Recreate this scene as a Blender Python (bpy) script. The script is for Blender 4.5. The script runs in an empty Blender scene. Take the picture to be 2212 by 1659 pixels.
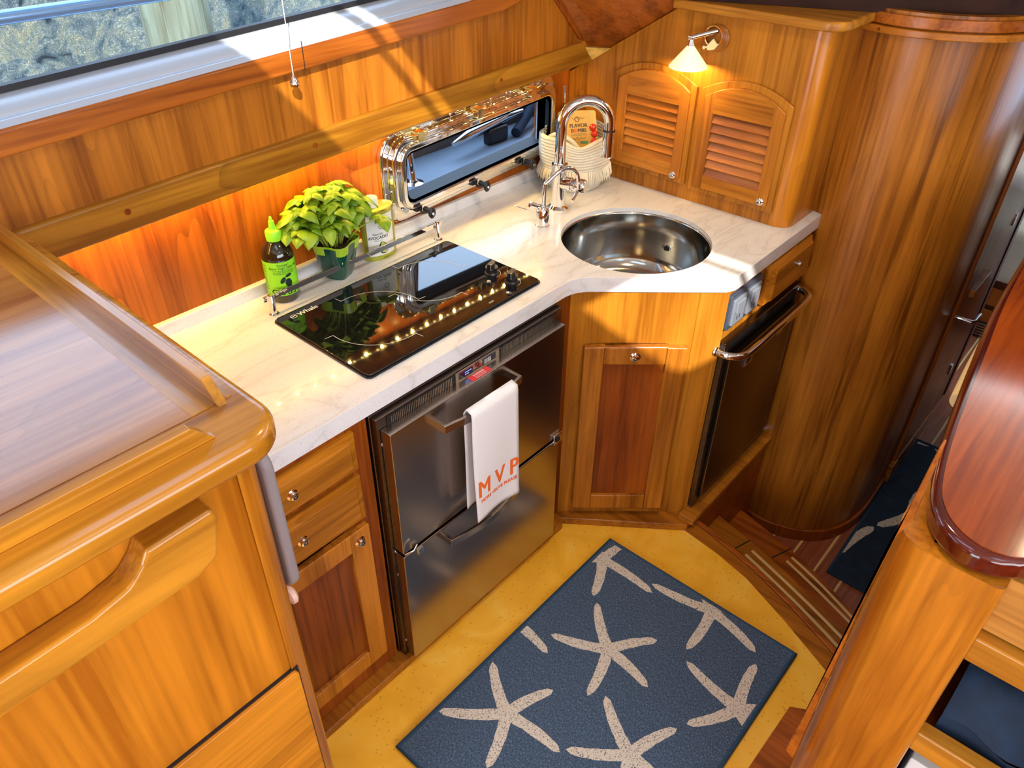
import bpy, bmesh, math, random
from mathutils import Vector, Matrix
random.seed(7)
sc = bpy.context.scene
COL = sc.collection
PI = math.pi

# ---------------------------------------------------------------- camera, world, sun, exposure
def setup_camera():
    F = 1640.6
    yaw, pitch, roll = (math.radians(a) for a in (48.977, 36.476, 0.570))
    fw = Vector((math.sin(yaw)*math.cos(pitch), math.cos(yaw)*math.cos(pitch), -math.sin(pitch)))
    rt = Vector((math.cos(yaw), -math.sin(yaw), 0)); up = rt.cross(fw)
    c, s = math.cos(roll), math.sin(roll)
    r2 = c*rt + s*up; u2 = -s*rt + c*up
    m = Matrix((r2, u2, -fw)).transposed().to_4x4()
    m.translation = Vector((0, 0, 1.88))
    cam = bpy.data.cameras.new('camera'); cam.sensor_width = 36; cam.sensor_fit = 'HORIZONTAL'
    cam.lens = 36*F/2212; cam.clip_start = 0.02; cam.clip_end = 200
    o = bpy.data.objects.new('camera', cam); o.matrix_world = m; COL.objects.link(o); sc.camera = o
setup_camera()
w = bpy.data.worlds.new('sky'); sc.world = w; w.use_nodes = True
bg = w.node_tree.nodes['Background']; bg.inputs[0].default_value = (0.50, 0.70, 1.0, 1); bg.inputs[1].default_value = 4.0
sc.view_settings.view_transform = 'Standard'; sc.view_settings.look = 'None'
sc.view_settings.gamma = 1; sc.view_settings.use_curve_mapping = False; sc.view_settings.exposure = 0.08
SUN = Vector((0.75, 1.0, -0.9))
def aim(o, d): o.rotation_euler = Vector(d).to_track_quat('-Z', 'Y').to_euler()
sl = bpy.data.lights.new('sun', 'SUN'); sl.energy = 7.0; sl.angle = math.radians(0.6); sl.color = (1, .95, .86)
so = bpy.data.objects.new('sun', sl); COL.objects.link(so); so.location = (-3, -4, 6); aim(so, SUN)
def area(name, loc, d, sx, sy, e, col=(1, 1, 1), spread=180):
    l = bpy.data.lights.new(name, 'AREA'); l.shape = 'RECTANGLE'; l.size = sx; l.size_y = sy; l.energy = e; l.color = col
    l.spread = math.radians(spread)
    o = bpy.data.objects.new(name, l); COL.objects.link(o); o.location = loc; aim(o, d); return o
area('starboard_fill', (-0.3, -1.86, 1.55), (0, 1, -.12), 3.6, 0.85, 50, (1, .95, .88))  # fill lamp added at the unseen starboard windows to brighten the interior
area('aft_fill', (-2.35, 0.1, 1.2), (1, 0, 0), 1.2, 1.7, 30, (1, .96, .9))  # second added fill lamp, out of view at the aft opening
area('windscreen_daylight', (3.15, -0.1, 2.02), (-1, 0, -.25), 1.8, 0.35, 10, (.9, .95, 1))

# ---------------------------------------------------------------- materials
def newmat(name):
    m = bpy.data.materials.new(name); m.use_nodes = True
    nt = m.node_tree; return m, nt, nt.nodes['Principled BSDF']
def N(nt, t, **kw):
    n = nt.nodes.new(t)
    for k, v in kw.items(): setattr(n, k, v)
    return n
def ramp(nt, stops):
    r = N(nt, 'ShaderNodeValToRGB'); e = r.color_ramp.elements
    e[0].position = stops[0][0]; e[0].color = (*stops[0][1], 1)
    e[1].position = stops[-1][0]; e[1].color = (*stops[-1][1], 1)
    for p, c in stops[1:-1]:
        q = e.new(p); q.color = (*c, 1)
    return r
def wood(name, c, axis='Z', dark=.62, light=1.25, rough=.34, scale=1.0, seed=0, coat=.12, fig=.5):
    """c base colour; long grain along axis"""
    m, nt, b = newmat(name); c = (c[0]*.86, c[1]*.78, c[2]*.5)
    tc = N(nt, 'ShaderNodeTexCoord'); mp = N(nt, 'ShaderNodeMapping')
    nt.links.new(tc.outputs['Object'], mp.inputs[0])
    s = [20*scale]*3; s['XYZ'.index(axis)] = 1.1*scale
    mp.inputs['Scale'].default_value = s; mp.inputs['Location'].default_value = (seed*3.1, seed*1.7, seed*2.3)
    n1 = N(nt, 'ShaderNodeTexNoise'); n1.inputs['Scale'].default_value = 1.0; n1.inputs['Detail'].default_value = 5; n1.inputs['Distortion'].default_value = .6
    nt.links.new(mp.outputs[0], n1.inputs['Vector'])
    mp2 = N(nt, 'ShaderNodeMapping'); nt.links.new(tc.outputs['Object'], mp2.inputs[0])
    s2 = [110*scale]*3; s2['XYZ'.index(axis)] = 4*scale; mp2.inputs['Scale'].default_value = s2
    n2 = N(nt, 'ShaderNodeTexNoise'); n2.inputs['Scale'].default_value = 1.0; n2.inputs['Detail'].default_value = 3
    nt.links.new(mp2.outputs[0], n2.inputs['Vector'])
    mp3 = N(nt, 'ShaderNodeMapping'); nt.links.new(tc.outputs['Object'], mp3.inputs[0])
    s3 = [5.5*scale]*3; s3['XYZ'.index(axis)] = .55*scale; mp3.inputs['Scale'].default_value = s3
    mp3.inputs['Location'].default_value = (seed*1.3, seed*.7, seed*2.9)
    nb = N(nt, 'ShaderNodeTexNoise'); nb.inputs['Scale'].default_value = 1.0; nb.inputs['Detail'].default_value = 1.5
    nt.links.new(mp3.outputs[0], nb.inputs['Vector'])
    mul = N(nt, 'ShaderNodeMath', operation='MULTIPLY'); nt.links.new(nb.outputs[0], mul.inputs[0]); mul.inputs[1].default_value = 16
    fr = N(nt, 'ShaderNodeMath', operation='FRACT'); nt.links.new(mul.outputs[0], fr.inputs[0])
    rl = ramp(nt, [(0, (.0, .0, .0)), (.10, (.7, .7, .7)), (1, (1, 1, 1))]); nt.links.new(fr.outputs[0], rl.inputs[0])
    mix = N(nt, 'ShaderNodeMath', operation='MULTIPLY_ADD')
    nt.links.new(n2.outputs[0], mix.inputs[0]); mix.inputs[1].default_value = .75; 
    nt.links.new(n1.outputs[0], mix.inputs[2])
    sub = N(nt, 'ShaderNodeMath', operation='SUBTRACT'); nt.links.new(mix.outputs[0], sub.inputs[0]); sub.inputs[1].default_value = .375
    mr = N(nt, 'ShaderNodeMapRange'); mr.inputs[1].default_value = .28; mr.inputs[2].default_value = .72
    nt.links.new(sub.outputs[0], mr.inputs[0])
    cr = ramp(nt, [(0, tuple(x*dark*y for x, y in zip(c, (1, .86, .7)))), (.5, c), (1, tuple(min(.95, x*light) for x in c))])
    nt.links.new(mr.outputs[0], cr.inputs[0])
    mx = N(nt, 'ShaderNodeMixRGB', blend_type='MULTIPLY'); mx.inputs[0].default_value = fig*.5
    nt.links.new(cr.outputs[0], mx.inputs[1]); nt.links.new(rl.outputs[0], mx.inputs[2])
    mp4 = N(nt, 'ShaderNodeMapping'); nt.links.new(tc.outputs['Object'], mp4.inputs[0])
    s4 = [9*scale]*3; s4['XYZ'.index(axis)] = 2.6*scale; mp4.inputs['Scale'].default_value = s4; mp4.inputs['Location'].default_value = (seed*.9, seed*2.7, seed*.4)
    nv = N(nt, 'ShaderNodeTexNoise'); nv.inputs['Scale'].default_value = 1.0; nv.inputs['Detail'].default_value = 3
    nt.links.new(mp4.outputs[0], nv.inputs['Vector'])
    rv_ = ramp(nt, [(.33, (.66, .56, .45)), (.62, (1.08, 1.08, 1.08))]); nt.links.new(nv.outputs[0], rv_.inputs[0])
    mx2 = N(nt, 'ShaderNodeMixRGB', blend_type='MULTIPLY'); mx2.inputs[0].default_value = .7
    nt.links.new(mx.outputs[0], mx2.inputs[1]); nt.links.new(rv_.outputs[0], mx2.inputs[2])
    nt.links.new(mx2.outputs[0], b.inputs['Base Color'])
    b.inputs['Roughness'].default_value = rough; b.inputs['Coat Weight'].default_value = coat; b.inputs['Coat Roughness'].default_value = .12
    b.inputs['Specular IOR Level'].default_value = .3
    return m
def plain(name, c, rough=.5, metal=0, coat=0, noise=0, nscale=40, emit=None, es=0, trans=0, ior=1.45, bump=0):
    m, nt, b = newmat(name)
    b.inputs['Base Color'].default_value = (*c, 1); b.inputs['Roughness'].default_value = rough
    b.inputs['Metallic'].default_value = metal; b.inputs['Coat Weight'].default_value = coat
    b.inputs['Transmission Weight'].default_value = trans; b.inputs['IOR'].default_value = ior
    if emit: b.inputs['Emission Color'].default_value = (*emit, 1); b.inputs['Emission Strength'].default_value = es
    if noise or bump:
        tc = N(nt, 'ShaderNodeTexCoord'); n = N(nt, 'ShaderNodeTexNoise'); n.inputs['Scale'].default_value = nscale; n.inputs['Detail'].default_value = 4
        nt.links.new(tc.outputs['Object'], n.inputs['Vector'])
        if noise:
            r = ramp(nt, [(.3, tuple(x*(1-noise) for x in c)), (.7, tuple(min(1, x*(1+noise)) for x in c))])
            nt.links.new(n.outputs[0], r.inputs[0]); nt.links.new(r.outputs[0], b.inputs['Base Color'])
        if bump:
            bp = N(nt, 'ShaderNodeBump'); bp.inputs['Strength'].default_value = bump; bp.inputs['Distance'].default_value = .004
            nt.links.new(n.outputs[0], bp.inputs['Height']); nt.links.new(bp.outputs[0], b.inputs['Normal'])
    return m
CH = (.50, .185, .022); CHR = (.44, .125, .014); YEL = (.52, .25, .03); DRK = (.20, .052, .010)
M = {}
M['wall_z'] = wood('cherry_wall', CH, 'Z', seed=1, fig=.35)
M['low_z'] = wood('cherry_low_wall', (.46, .13, .012), 'Z', seed=2, fig=.7)
M['rail'] = wood('pale_cherry_rail', (.50, .235, .025), 'X', seed=3, fig=.6, scale=.8)
M['trim_x'] = wood('red_cherry_trim', (.46, .14, .018), 'X', seed=4, fig=.2)
M['trim_y'] = wood('cherry_trim_y', CH, 'Y', seed=5, fig=.2)
M['cab_z'] = wood('cherry_cabinet', (.52, .215, .026), 'Z', seed=6, fig=.35)
M['door_z'] = wood('cherry_door_stile', (.50, .19, .025), 'Z', seed=8, fig=.2)
M['door_h'] = wood('cherry_door_rail', (.54, .22, .03), 'Y', seed=9, fig=.4)
M['slat'] = wood('cherry_slat', (.50, .18, .035), 'Y', seed=10, fig=.3)
M['red_z'] = wood('deep_cherry', (.34, .085, .010), 'Z', seed=11, fig=.3)
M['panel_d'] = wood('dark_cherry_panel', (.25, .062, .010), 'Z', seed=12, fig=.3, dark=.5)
M['drawer_x'] = wood('cherry_drawer', (.46, .18, .018), 'X', seed=13, fig=.5)
M['curved'] = wood('figured_cherry', (.44, .165, .022), 'Z', seed=14, fig=.22, scale=.9, dark=.45, rough=.34, coat=.12)
M['console'] = wood('golden_cherry', (.62, .235, .020), 'Z', seed=15, fig=.1, scale=.8, dark=.72, rough=.28, coat=.25)
M['console_x'] = wood('golden_cherry_x', (.60, .27, .03), 'X', seed=16, fig=.15, rough=.22, coat=.6)
M['console_y'] = wood('golden_cherry_y', (.58, .27, .04), 'Y', seed=17, fig=.15, rough=.22, coat=.6)
M['console_field'] = wood('console_field', (.52, .24, .09), 'X', seed=18, fig=.3, rough=.18, coat=.8, dark=.8)
M['burl'] = wood('dark_burl', (.35, .15, .02), 'X', seed=19, fig=.9, scale=2)
M['column'] = wood('honey_cherry', (.58, .22, .022), 'Z', seed=20, fig=.25, dark=.7, rough=.3, coat=.4)
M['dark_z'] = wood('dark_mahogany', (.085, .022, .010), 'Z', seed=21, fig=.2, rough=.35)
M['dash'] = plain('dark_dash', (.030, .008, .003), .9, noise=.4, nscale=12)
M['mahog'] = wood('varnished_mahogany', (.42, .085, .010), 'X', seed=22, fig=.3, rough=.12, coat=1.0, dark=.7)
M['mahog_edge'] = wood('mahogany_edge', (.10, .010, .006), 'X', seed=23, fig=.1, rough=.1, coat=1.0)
M['step'] = wood('step_cherry', (.40, .15, .018), 'Y', seed=24, fig=.2)
M['step_r'] = wood('step_red_cherry', (.42, .12, .022), 'Y', seed=25, fig=.2)
M['inlay'] = plain('holly_inlay', (.72, .50, .22), .5)
M['pale'] = wood('pale_maple', (.72, .48, .16), 'X', seed=26, fig=.2)

def mat_floor():
    m, nt, b = newmat('birdseye_maple')
    tc = N(nt, 'ShaderNodeTexCoord')
    n = N(nt, 'ShaderNodeTexNoise'); n.inputs['Scale'].default_value = 7; n.inputs['Detail'].default_value = 6; n.inputs['Distortion'].default_value = 1.5
    nt.links.new(tc.outputs['Object'], n.inputs['Vector'])
    r = ramp(nt, [(.3, (.84, .41, .020)), (.55, (.92, .48, .035)), (.75, (.95, .56, .075))]); nt.links.new(n.outputs[0], r.inputs[0])
    v = N(nt, 'ShaderNodeTexVoronoi'); v.inputs['Scale'].default_value = 60; nt.links.new(tc.outputs['Object'], v.inputs['Vector'])
    rv = ramp(nt, [(.08, (.50, .38, .25)), (.22, (1, 1, 1))]); nt.links.new(v.outputs['Distance'], rv.inputs[0])
    mx = N(nt, 'ShaderNodeMixRGB', blend_type='MULTIPLY'); mx.inputs[0].default_value = .55
    nt.links.new(r.outputs[0], mx.inputs[1]); nt.links.new(rv.outputs[0], mx.inputs[2]); nt.links.new(mx.outputs[0], b.inputs['Base Color'])
    b.inputs['Roughness'].default_value = .38; b.inputs['Coat Weight'].default_value = .15
    return m
M['floor'] = mat_floor()
def mat_teak():
    m, nt, b = newmat('teak_and_holly')
    tc = N(nt, 'ShaderNodeTexCoord'); sp = N(nt, 'ShaderNodeSeparateXYZ'); nt.links.new(tc.outputs['Object'], sp.inputs[0])
    mu = N(nt, 'ShaderNodeMath', operation='MULTIPLY_ADD'); nt.links.new(sp.outputs['Y'], mu.inputs[0]); mu.inputs[1].default_value = 1/.0975; mu.inputs[2].default_value = .05
    f = N(nt, 'ShaderNodeMath', operation='FRACT'); nt.links.new(mu.outputs[0], f.inputs[0])
    g = N(nt, 'ShaderNodeMath', operation='GREATER_THAN'); nt.links.new(f.outputs[0], g.inputs[0]); g.inputs[1].default_value = .91
    mp = N(nt, 'ShaderNodeMapping'); nt.links.new(tc.outputs['Object'], mp.inputs[0]); mp.inputs['Scale'].default_value = (2, 40, 40)
    n = N(nt, 'ShaderNodeTexNoise'); n.inputs['Scale'].default_value = 2; n.inputs['Detail'].default_value = 5; nt.links.new(mp.outputs[0], n.inputs['Vector'])
    r = ramp(nt, [(.3, (.22, .055, .025)), (.7, (.38, .11, .05))]); nt.links.new(n.outputs[0], r.inputs[0])
    mx = N(nt, 'ShaderNodeMixRGB'); nt.links.new(g.outputs[0], mx.inputs[0]); nt.links.new(r.outputs[0], mx.inputs[1]); mx.inputs[2].default_value = (.75, .5, .2, 1)
    nt.links.new(mx.outputs[0], b.inputs['Base Color']); b.inputs['Roughness'].default_value = .35
    return m
M['teak'] = mat_teak()
def mat_marble():
    m, nt, b = newmat('pale_marble')
    tc = N(nt, 'ShaderNodeTexCoord'); mp = N(nt, 'ShaderNodeMapping'); nt.links.new(tc.outputs['Object'], mp.inputs[0])
    mp.inputs['Scale'].default_value = (2.2, 6.5, 4); mp.inputs['Rotation'].default_value = (0, 0, .12)
    n = N(nt, 'ShaderNodeTexNoise'); n.inputs['Scale'].default_value = 1.5; n.inputs['Detail'].default_value = 7; n.inputs['Distortion'].default_value = .8
    nt.links.new(mp.outputs[0], n.inputs['Vector'])
    s = N(nt, 'ShaderNodeMath', operation='SUBTRACT'); nt.links.new(n.outputs[0], s.inputs[0]); s.inputs[1].default_value = .5
    a = N(nt, 'ShaderNodeMath', operation='ABSOLUTE'); nt.links.new(s.outputs[0], a.inputs[0])
    r = ramp(nt, [(0, (.66, .66, .66)), (.02, (.74, .74, .75)), (.07, (.78, .785, .80)), (.2, (.80, .81, .83))]); nt.links.new(a.outputs[0], r.inputs[0])
    n2 = N(nt, 'ShaderNodeTexNoise'); n2.inputs['Scale'].default_value = 260; nt.links.new(tc.outputs['Object'], n2.inputs['Vector'])
    r2 = ramp(nt, [(.28, (.82, .8, .78)), (.42, (1, 1, 1))]); nt.links.new(n2.outputs[0], r2.inputs[0])
    mx = N(nt, 'ShaderNodeMixRGB', blend_type='MULTIPLY'); mx.inputs[0].default_value = .8
    nt.links.new(r.outputs[0], mx.inputs[1]); nt.links.new(r2.outputs[0], mx.inputs[2]); nt.links.new(mx.outputs[0], b.inputs['Base Color'])
    b.inputs['Roughness'].default_value = .22; b.inputs['Coat Weight'].default_value = .2
    return m
M['marble'] = mat_marble()
def mat_brushed(name, c, rough, axis, aniso=0.0):
    m, nt, b = newmat(name)
    tc = N(nt, 'ShaderNodeTexCoord'); mp = N(nt, 'ShaderNodeMapping'); nt.links.new(tc.outputs['Object'], mp.inputs[0])
    s = [300, 300, 300]; s['XYZ'.index(axis)] = 3; mp.inputs['Scale'].default_value = s
    n = N(nt, 'ShaderNodeTexNoise'); n.inputs['Scale'].default_value = 1; nt.links.new(mp.outputs[0], n.inputs['Vector'])
    r = ramp(nt, [(.3, (rough*.95,)*3), (.7, (rough*1.05,)*3)]); nt.links.new(n.outputs[0], r.inputs[0]); nt.links.new(r.outputs[0], b.inputs['Roughness'])
    b.inputs['Base Color'].default_value = (*c, 1); b.inputs['Metallic'].default_value = 1
    return m
M['steel'] = mat_brushed('brushed_steel', (.44, .385, .345), .22, 'X')
M['steel_sink'] = mat_brushed('sink_steel', (.50, .50, .48), .12, 'Z')
M['steel_dark'] = mat_brushed('dark_steel', (.16, .13, .115), .28, 'X')
M['chrome'] = plain('chrome', (.86, .87, .88), .045, 1)
M['black'] = plain('black_plastic', (.012, .012, .014), .35)
M['black_gloss'] = plain('black_gloss', (.006, .006, .008), .04, coat=1)
M['gasket'] = plain('black_gasket', (.01, .01, .012), .5)
M['alu'] = plain('grey_aluminium', (.50, .53, .58), .25, .15)
M['white'] = plain('white_plastic', (.80, .78, .72), .4)
M['white_mark'] = plain('white_print', (.75, .75, .75), .4)
M['grey_plastic'] = plain('grey_switch', (.22, .25, .30), .35)
M['slate_frame'] = plain('slate_bezel', (.06, .08, .12), .3, coat=.5)
M['green_dk'] = plain('dark_green_film', (.004, .07, .045), .12, coat=.6)
M['lime'] = plain('lime_plastic', (.30, .82, .03), .35)
M['lime_label'] = plain('lime_label', (.28, .74, .02), .45)
M['ink'] = plain('dark_green_ink', (.006, .022, .012), .5)
M['bottle'] = plain('dark_bottle', (.014, .012, .004), .1, coat=1)
M['leaf'] = None
M['soil'] = plain('soil', (.04, .02, .01), .9, noise=.6, nscale=200)
M['stem'] = plain('green_stem', (.35, .45, .05), .5)
M['rope'] = plain('cream_rope', (.80, .75, .62), .85, bump=.9, nscale=260)
M['fringe'] = plain('cream_fringe', (.84, .79, .64), .9)
M['towel'] = plain('white_towel', (.86, .86, .88), .85, bump=.25, nscale=300)
M['orange'] = plain('orange_print', (.90, .16, .02), .7)
M['navy'] = plain('navy_cloth', (.006, .020, .050), .8, noise=.3, nscale=30)
M['glass'] = plain('clear_glass', (1, 1, 1), .0, trans=1, ior=1.02)
M['shade'] = plain('frosted_shade', (.9, .8, .55), .5, emit=(1, .78, .38), es=.85)
M['bulb'] = plain('lamp_bulb', (1, 1, 1), .5, emit=(1, .9, .65), es=9)
M['bead'] = plain('led_bead', (1, 1, 1), .5, emit=(1, .75, .2), es=6)
M['red_sticker'] = plain('red_sticker', (.75, .05, .06), .4)
M['screen'] = plain('dark_display', (.006, .010, .03), .1)
M['led_blue'] = plain('blue_led', (.1, .2, .9), .5, emit=(.15, .3, 1), es=3)
M['paper'] = plain('paper', (.78, .80, .80), .7)
M['quilt'] = plain('beige_quilt', (.50, .40, .27), .85, bump=1, nscale=45)
M['cream'] = plain('cream_vinyl', (.75, .55, .25), .4)
M['tin_side'] = plain('olive_tin', (.42, .42, .05), .3, .3)
M['tin_top'] = plain('tin_metal', (.8, .6, .25), .25, 1)
M['label_w'] = plain('cream_label', (.86, .86, .80), .45)
M['avo_dk'] = plain('avocado_skin', (.02, .07, .02), .5)
M['avo_lt'] = plain('avocado_flesh', (.62, .66, .18), .5)
M['avo_pit'] = plain('avocado_pit', (.38, .20, .03), .5)
M['kraft'] = plain('kraft_label', (.62, .38, .08), .5)
M['ink_br'] = plain('brown_ink', (.07, .03, .02), .5)
M['tomato'] = plain('red_tomato', (.62, .03, .015), .2, coat=.6)
M['deck'] = plain('sky_tinted_deck', (.26, .34, .44), .6, noise=.06, nscale=8)  # pale deck; blue of the sky and tinted screen put into its colour
M['bulwark'] = plain('taupe_bulwark', (.09, .08, .07), .6)
M['pink'] = plain('shell_knob', (.70, .45, .35), .4)
M['grey_pad'] = plain('taupe_pad', (.24, .20, .20), .5)
M['ceiling'] = plain('cream_headliner', (.72, .66, .55), .8)
def mat_rocks():
    m, nt, b = newmat('weedy_rocks')
    tc = N(nt, 'ShaderNodeTexCoord')
    n = N(nt, 'ShaderNodeTexNoise'); n.inputs['Scale'].default_value = 5.5; n.inputs['Detail'].default_value = 10; n.inputs['Distortion'].default_value = 1.6
    nt.links.new(tc.outputs['Object'], n.inputs['Vector'])
    r = ramp(nt, [(.30, (.008, .02, .035)), (.38, (.12, .17, .18)), (.50, (.27, .31, .27)), (.66, (.42, .40, .26))]); nt.links.new(n.outputs[0], r.inputs[0])
    w2 = N(nt, 'ShaderNodeTexNoise'); w2.inputs['Scale'].default_value = 34; w2.inputs['Detail'].default_value = 5; w2.inputs['Distortion'].default_value = 5
    nt.links.new(tc.outputs['Object'], w2.inputs['Vector'])
    r2 = ramp(nt, [(.40, (.30, .38, .42)), (.52, (1, 1, 1))]); nt.links.new(w2.outputs[0], r2.inputs[0])
    mx = N(nt, 'ShaderNodeMixRGB', blend_type='MULTIPLY'); mx.inputs[0].default_value = .85
    nt.links.new(r.outputs[0], mx.inputs[1]); nt.links.new(r2.outputs[0], mx.inputs[2]); nt.links.new(mx.outputs[0], b.inputs['Base Color'])
    bp = N(nt, 'ShaderNodeBump'); bp.inputs['Strength'].default_value = 1; bp.inputs['Distance'].default_value = .05
    nt.links.new(w2.outputs[0], bp.inputs['Height']); nt.links.new(bp.outputs[0], b.inputs['Normal']); b.inputs['Roughness'].default_value = .8
    return m
M['rocks'] = mat_rocks()
def mat_leaf():
    m, nt, b = newmat('basil_leaf')
    tc = N(nt, 'ShaderNodeTexCoord'); n = N(nt, 'ShaderNodeTexNoise'); n.inputs['Scale'].default_value = 25; n.inputs['Detail'].default_value = 3
    nt.links.new(tc.outputs['Object'], n.inputs['Vector'])
    r = ramp(nt, [(.3, (.07, .20, .006)), (.7, (.32, .48, .015))]); nt.links.new(n.outputs[0], r.inputs[0]); nt.links.new(r.outputs[0], b.inputs['Base Color'])
    b.inputs['Roughness'].default_value = .4
    b.inputs['Subsurface Weight'].default_value = 0.0
    return m
M['leaf'] = mat_leaf()
def mat_rug(name, c):
    m, nt, b = newmat(name)
    tc = N(nt, 'ShaderNodeTexCoord'); n = N(nt, 'ShaderNodeTexNoise'); n.inputs['Scale'].default_value = 1; n.inputs['Detail'].default_value = 2
    mp = N(nt, 'ShaderNodeMapping'); mp.inputs['Scale'].default_value = (160, 420, 100); nt.links.new(tc.outputs['Object'], mp.inputs[0]); nt.links.new(mp.outputs[0], n.inputs['Vector'])
    r = ramp(nt, [(.34, tuple(x*.6 for x in c)), (.5, c), (.68, tuple(min(1, x*1.9+.02) for x in c))]); nt.links.new(n.outputs[0], r.inputs[0])
    nt.links.new(r.outputs[0], b.inputs['Base Color']); b.inputs['Roughness'].default_value = .95
    bp = N(nt, 'ShaderNodeBump'); bp.inputs['Strength'].default_value = .6; bp.inputs['Distance'].default_value = .003
    nt.links.new(n.outputs[0], bp.inputs['Height']); nt.links.new(bp.outputs[0], b.inputs['Normal'])
    return m
M['rug'] = mat_rug('blue_rug_weave', (.050, .085, .145))
M['rug_edge'] = plain('blue_binding', (.018, .055, .11), .8, bump=.5, nscale=500)
def mat_star():
    m, nt, b = newmat('cream_rug_yarn')
    tc = N(nt, 'ShaderNodeTexCoord'); n = N(nt, 'ShaderNodeTexNoise'); n.inputs['Scale'].default_value = 330; n.inputs['Detail'].default_value = 2
    nt.links.new(tc.outputs['Object'], n.inputs['Vector'])
    r = ramp(nt, [(.36, (.14, .13, .13)), (.43, (.60, .54, .46)), (.7, (.68, .61, .53))]); nt.links.new(n.outputs[0], r.inputs[0])
    nt.links.new(r.outputs[0], b.inputs['Base Color']); b.inputs['Roughness'].default_value = .95
    return m
M['star'] = mat_star()

# ---------------------------------------------------------------- mesh helpers
def ang_smooth(bm, a=40):
    for f in bm.faces: f.smooth = True
    lim = math.radians(a)
    for e in bm.edges:
        if len(e.link_faces) == 2 and e.calc_face_angle(0) > lim: e.smooth = False
class B:
    def __init__(s): s.bm = bmesh.new(); s.mi = 0
    def _f(s, f): f.material_index = s.mi; return f
    def box(s, x0, y0, z0, x1, y1, z1):
        v = [s.bm.verts.new(p) for p in ((x0,y0,z0),(x1,y0,z0),(x1,y1,z0),(x0,y1,z0),(x0,y0,z1),(x1,y0,z1),(x1,y1,z1),(x0,y1,z1))]
        for q in ((3,2,1,0),(4,5,6,7),(0,1,5,4),(1,2,6,5),(2,3,7,6),(3,0,4,7)): s._f(s.bm.faces.new([v[i] for i in q]))
        return s
    def prism(s, pts, a, b, plane='xy', holes=()):
        """pts 2-D outline, extruded from a to b along the remaining axis"""
        def P(p, h):
            return {'xy': (p[0], p[1], h), 'xz': (p[0], h, p[1]), 'yz': (h, p[0], p[1])}[plane]
        loops = [list(pts)] + [list(h) for h in holes]
        if not holes:
            lo = [s.bm.verts.new(P(p, a)) for p in pts]; hi = [s.bm.verts.new(P(p, b)) for p in pts]
            s._f(s.bm.faces.new(lo)); s._f(s.bm.faces.new(hi)); n = len(lo)
            for i in range(n): s._f(s.bm.faces.new((lo[i], lo[(i+1) % n], hi[(i+1) % n], hi[i])))
        else:
            allv = []
            for h in (a, b):
                es = []; vs = []
                for L in loops:
                    vv = [s.bm.verts.new(P(p, h)) for p in L]; vs.append(vv)
                    es += [s.bm.edges.new((vv[i], vv[(i+1) % len(vv)])) for i in range(len(vv))]
                r = bmesh.ops.triangle_fill(s.bm, use_beauty=True, edges=es)
                for g in r['geom']:
                    if isinstance(g, bmesh.types.BMFace): s._f(g)
                allv.append(vs)
            for lo, hi in zip(*allv):
                n = len(lo)
                for i in range(n): s._f(s.bm.faces.new((lo[i], lo[(i+1) % n], hi[(i+1) % n], hi[i])))
        return s
    def tube(s, path, r, seg=12, closed=False, caps=True, flat=None):
        path = [Vector(p) for p in path]; n = len(path); rs = r if isinstance(r, (list, tuple)) else [r]*n
        rings = []; up = None
        for i, p in enumerate(path):
            a = path[i-1] if (i > 0 or closed) else p; c = path[(i+1) % n] if (i < n-1 or closed) else p
            t = (c-a).normalized()
            if up is None:
                up = Vector((0, 0, 1)) if abs(t.z) < .9 else Vector((1, 0, 0))
            side = t.cross(up).normalized(); up = side.cross(t).normalized()
            k = flat or (1, 1)
            rings.append([s.bm.verts.new(p + rs[i]*(math.cos(2*PI*j/seg)*side*k[0] + math.sin(2*PI*j/seg)*up*k[1])) for j in range(seg)])
        m = n if closed else n-1
        for i in range(m):
            A, Bq = rings[i], rings[(i+1) % n]
            for j in range(seg): s._f(s.bm.faces.new((A[j], A[(j+1) % seg], Bq[(j+1) % seg], Bq[j])))
        if caps and not closed:
            s._f(s.bm.faces.new(rings[0][::-1])); s._f(s.bm.faces.new(rings[-1]))
        return s
    def lathe(s, prof, c, axis=(0, 0, 1), seg=32, sc2=(1, 1)):
        ax = Vector(axis).normalized(); q = ax.to_track_quat('Z', 'Y').to_matrix(); c = Vector(c); rings = []
        for r, h in prof:
            if r < 1e-6: rings.append([s.bm.verts.new(c + q @ Vector((0, 0, h)))])
            else: rings.append([s.bm.verts.new(c + q @ Vector((r*sc2[0]*math.cos(2*PI*j/seg), r*sc2[1]*math.sin(2*PI*j/seg), h))) for j in range(seg)])
        for A, Bq in zip(rings, rings[1:]):
            if len(A) == 1 and len(Bq) == 1: continue
            for j in range(seg):
                k = (j+1) % seg
                if len(A) == 1: s._f(s.bm.faces.new((A[0], Bq[k], Bq[j])))
                elif len(Bq) == 1: s._f(s.bm.faces.new((A[j], A[k], Bq[0])))
                else: s._f(s.bm.faces.new((A[j], A[k], Bq[k], Bq[j])))
        return s
    def face(s, pts): s._f(s.bm.faces.new([s.bm.verts.new(p) for p in pts])); return s
    def grid(s, fn, nu, nv):
        g = [[s.bm.verts.new(fn(i/nu, j/nv)) for j in range(nv+1)] for i in range(nu+1)]
        for i in range(nu):
            for j in range(nv): s._f(s.bm.faces.new((g[i][j], g[i+1][j], g[i+1][j+1], g[i][j+1])))
        return s
    def xf(s, fn):
        for v in s.bm.verts: v.co = fn(v.co)
        return s
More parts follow.
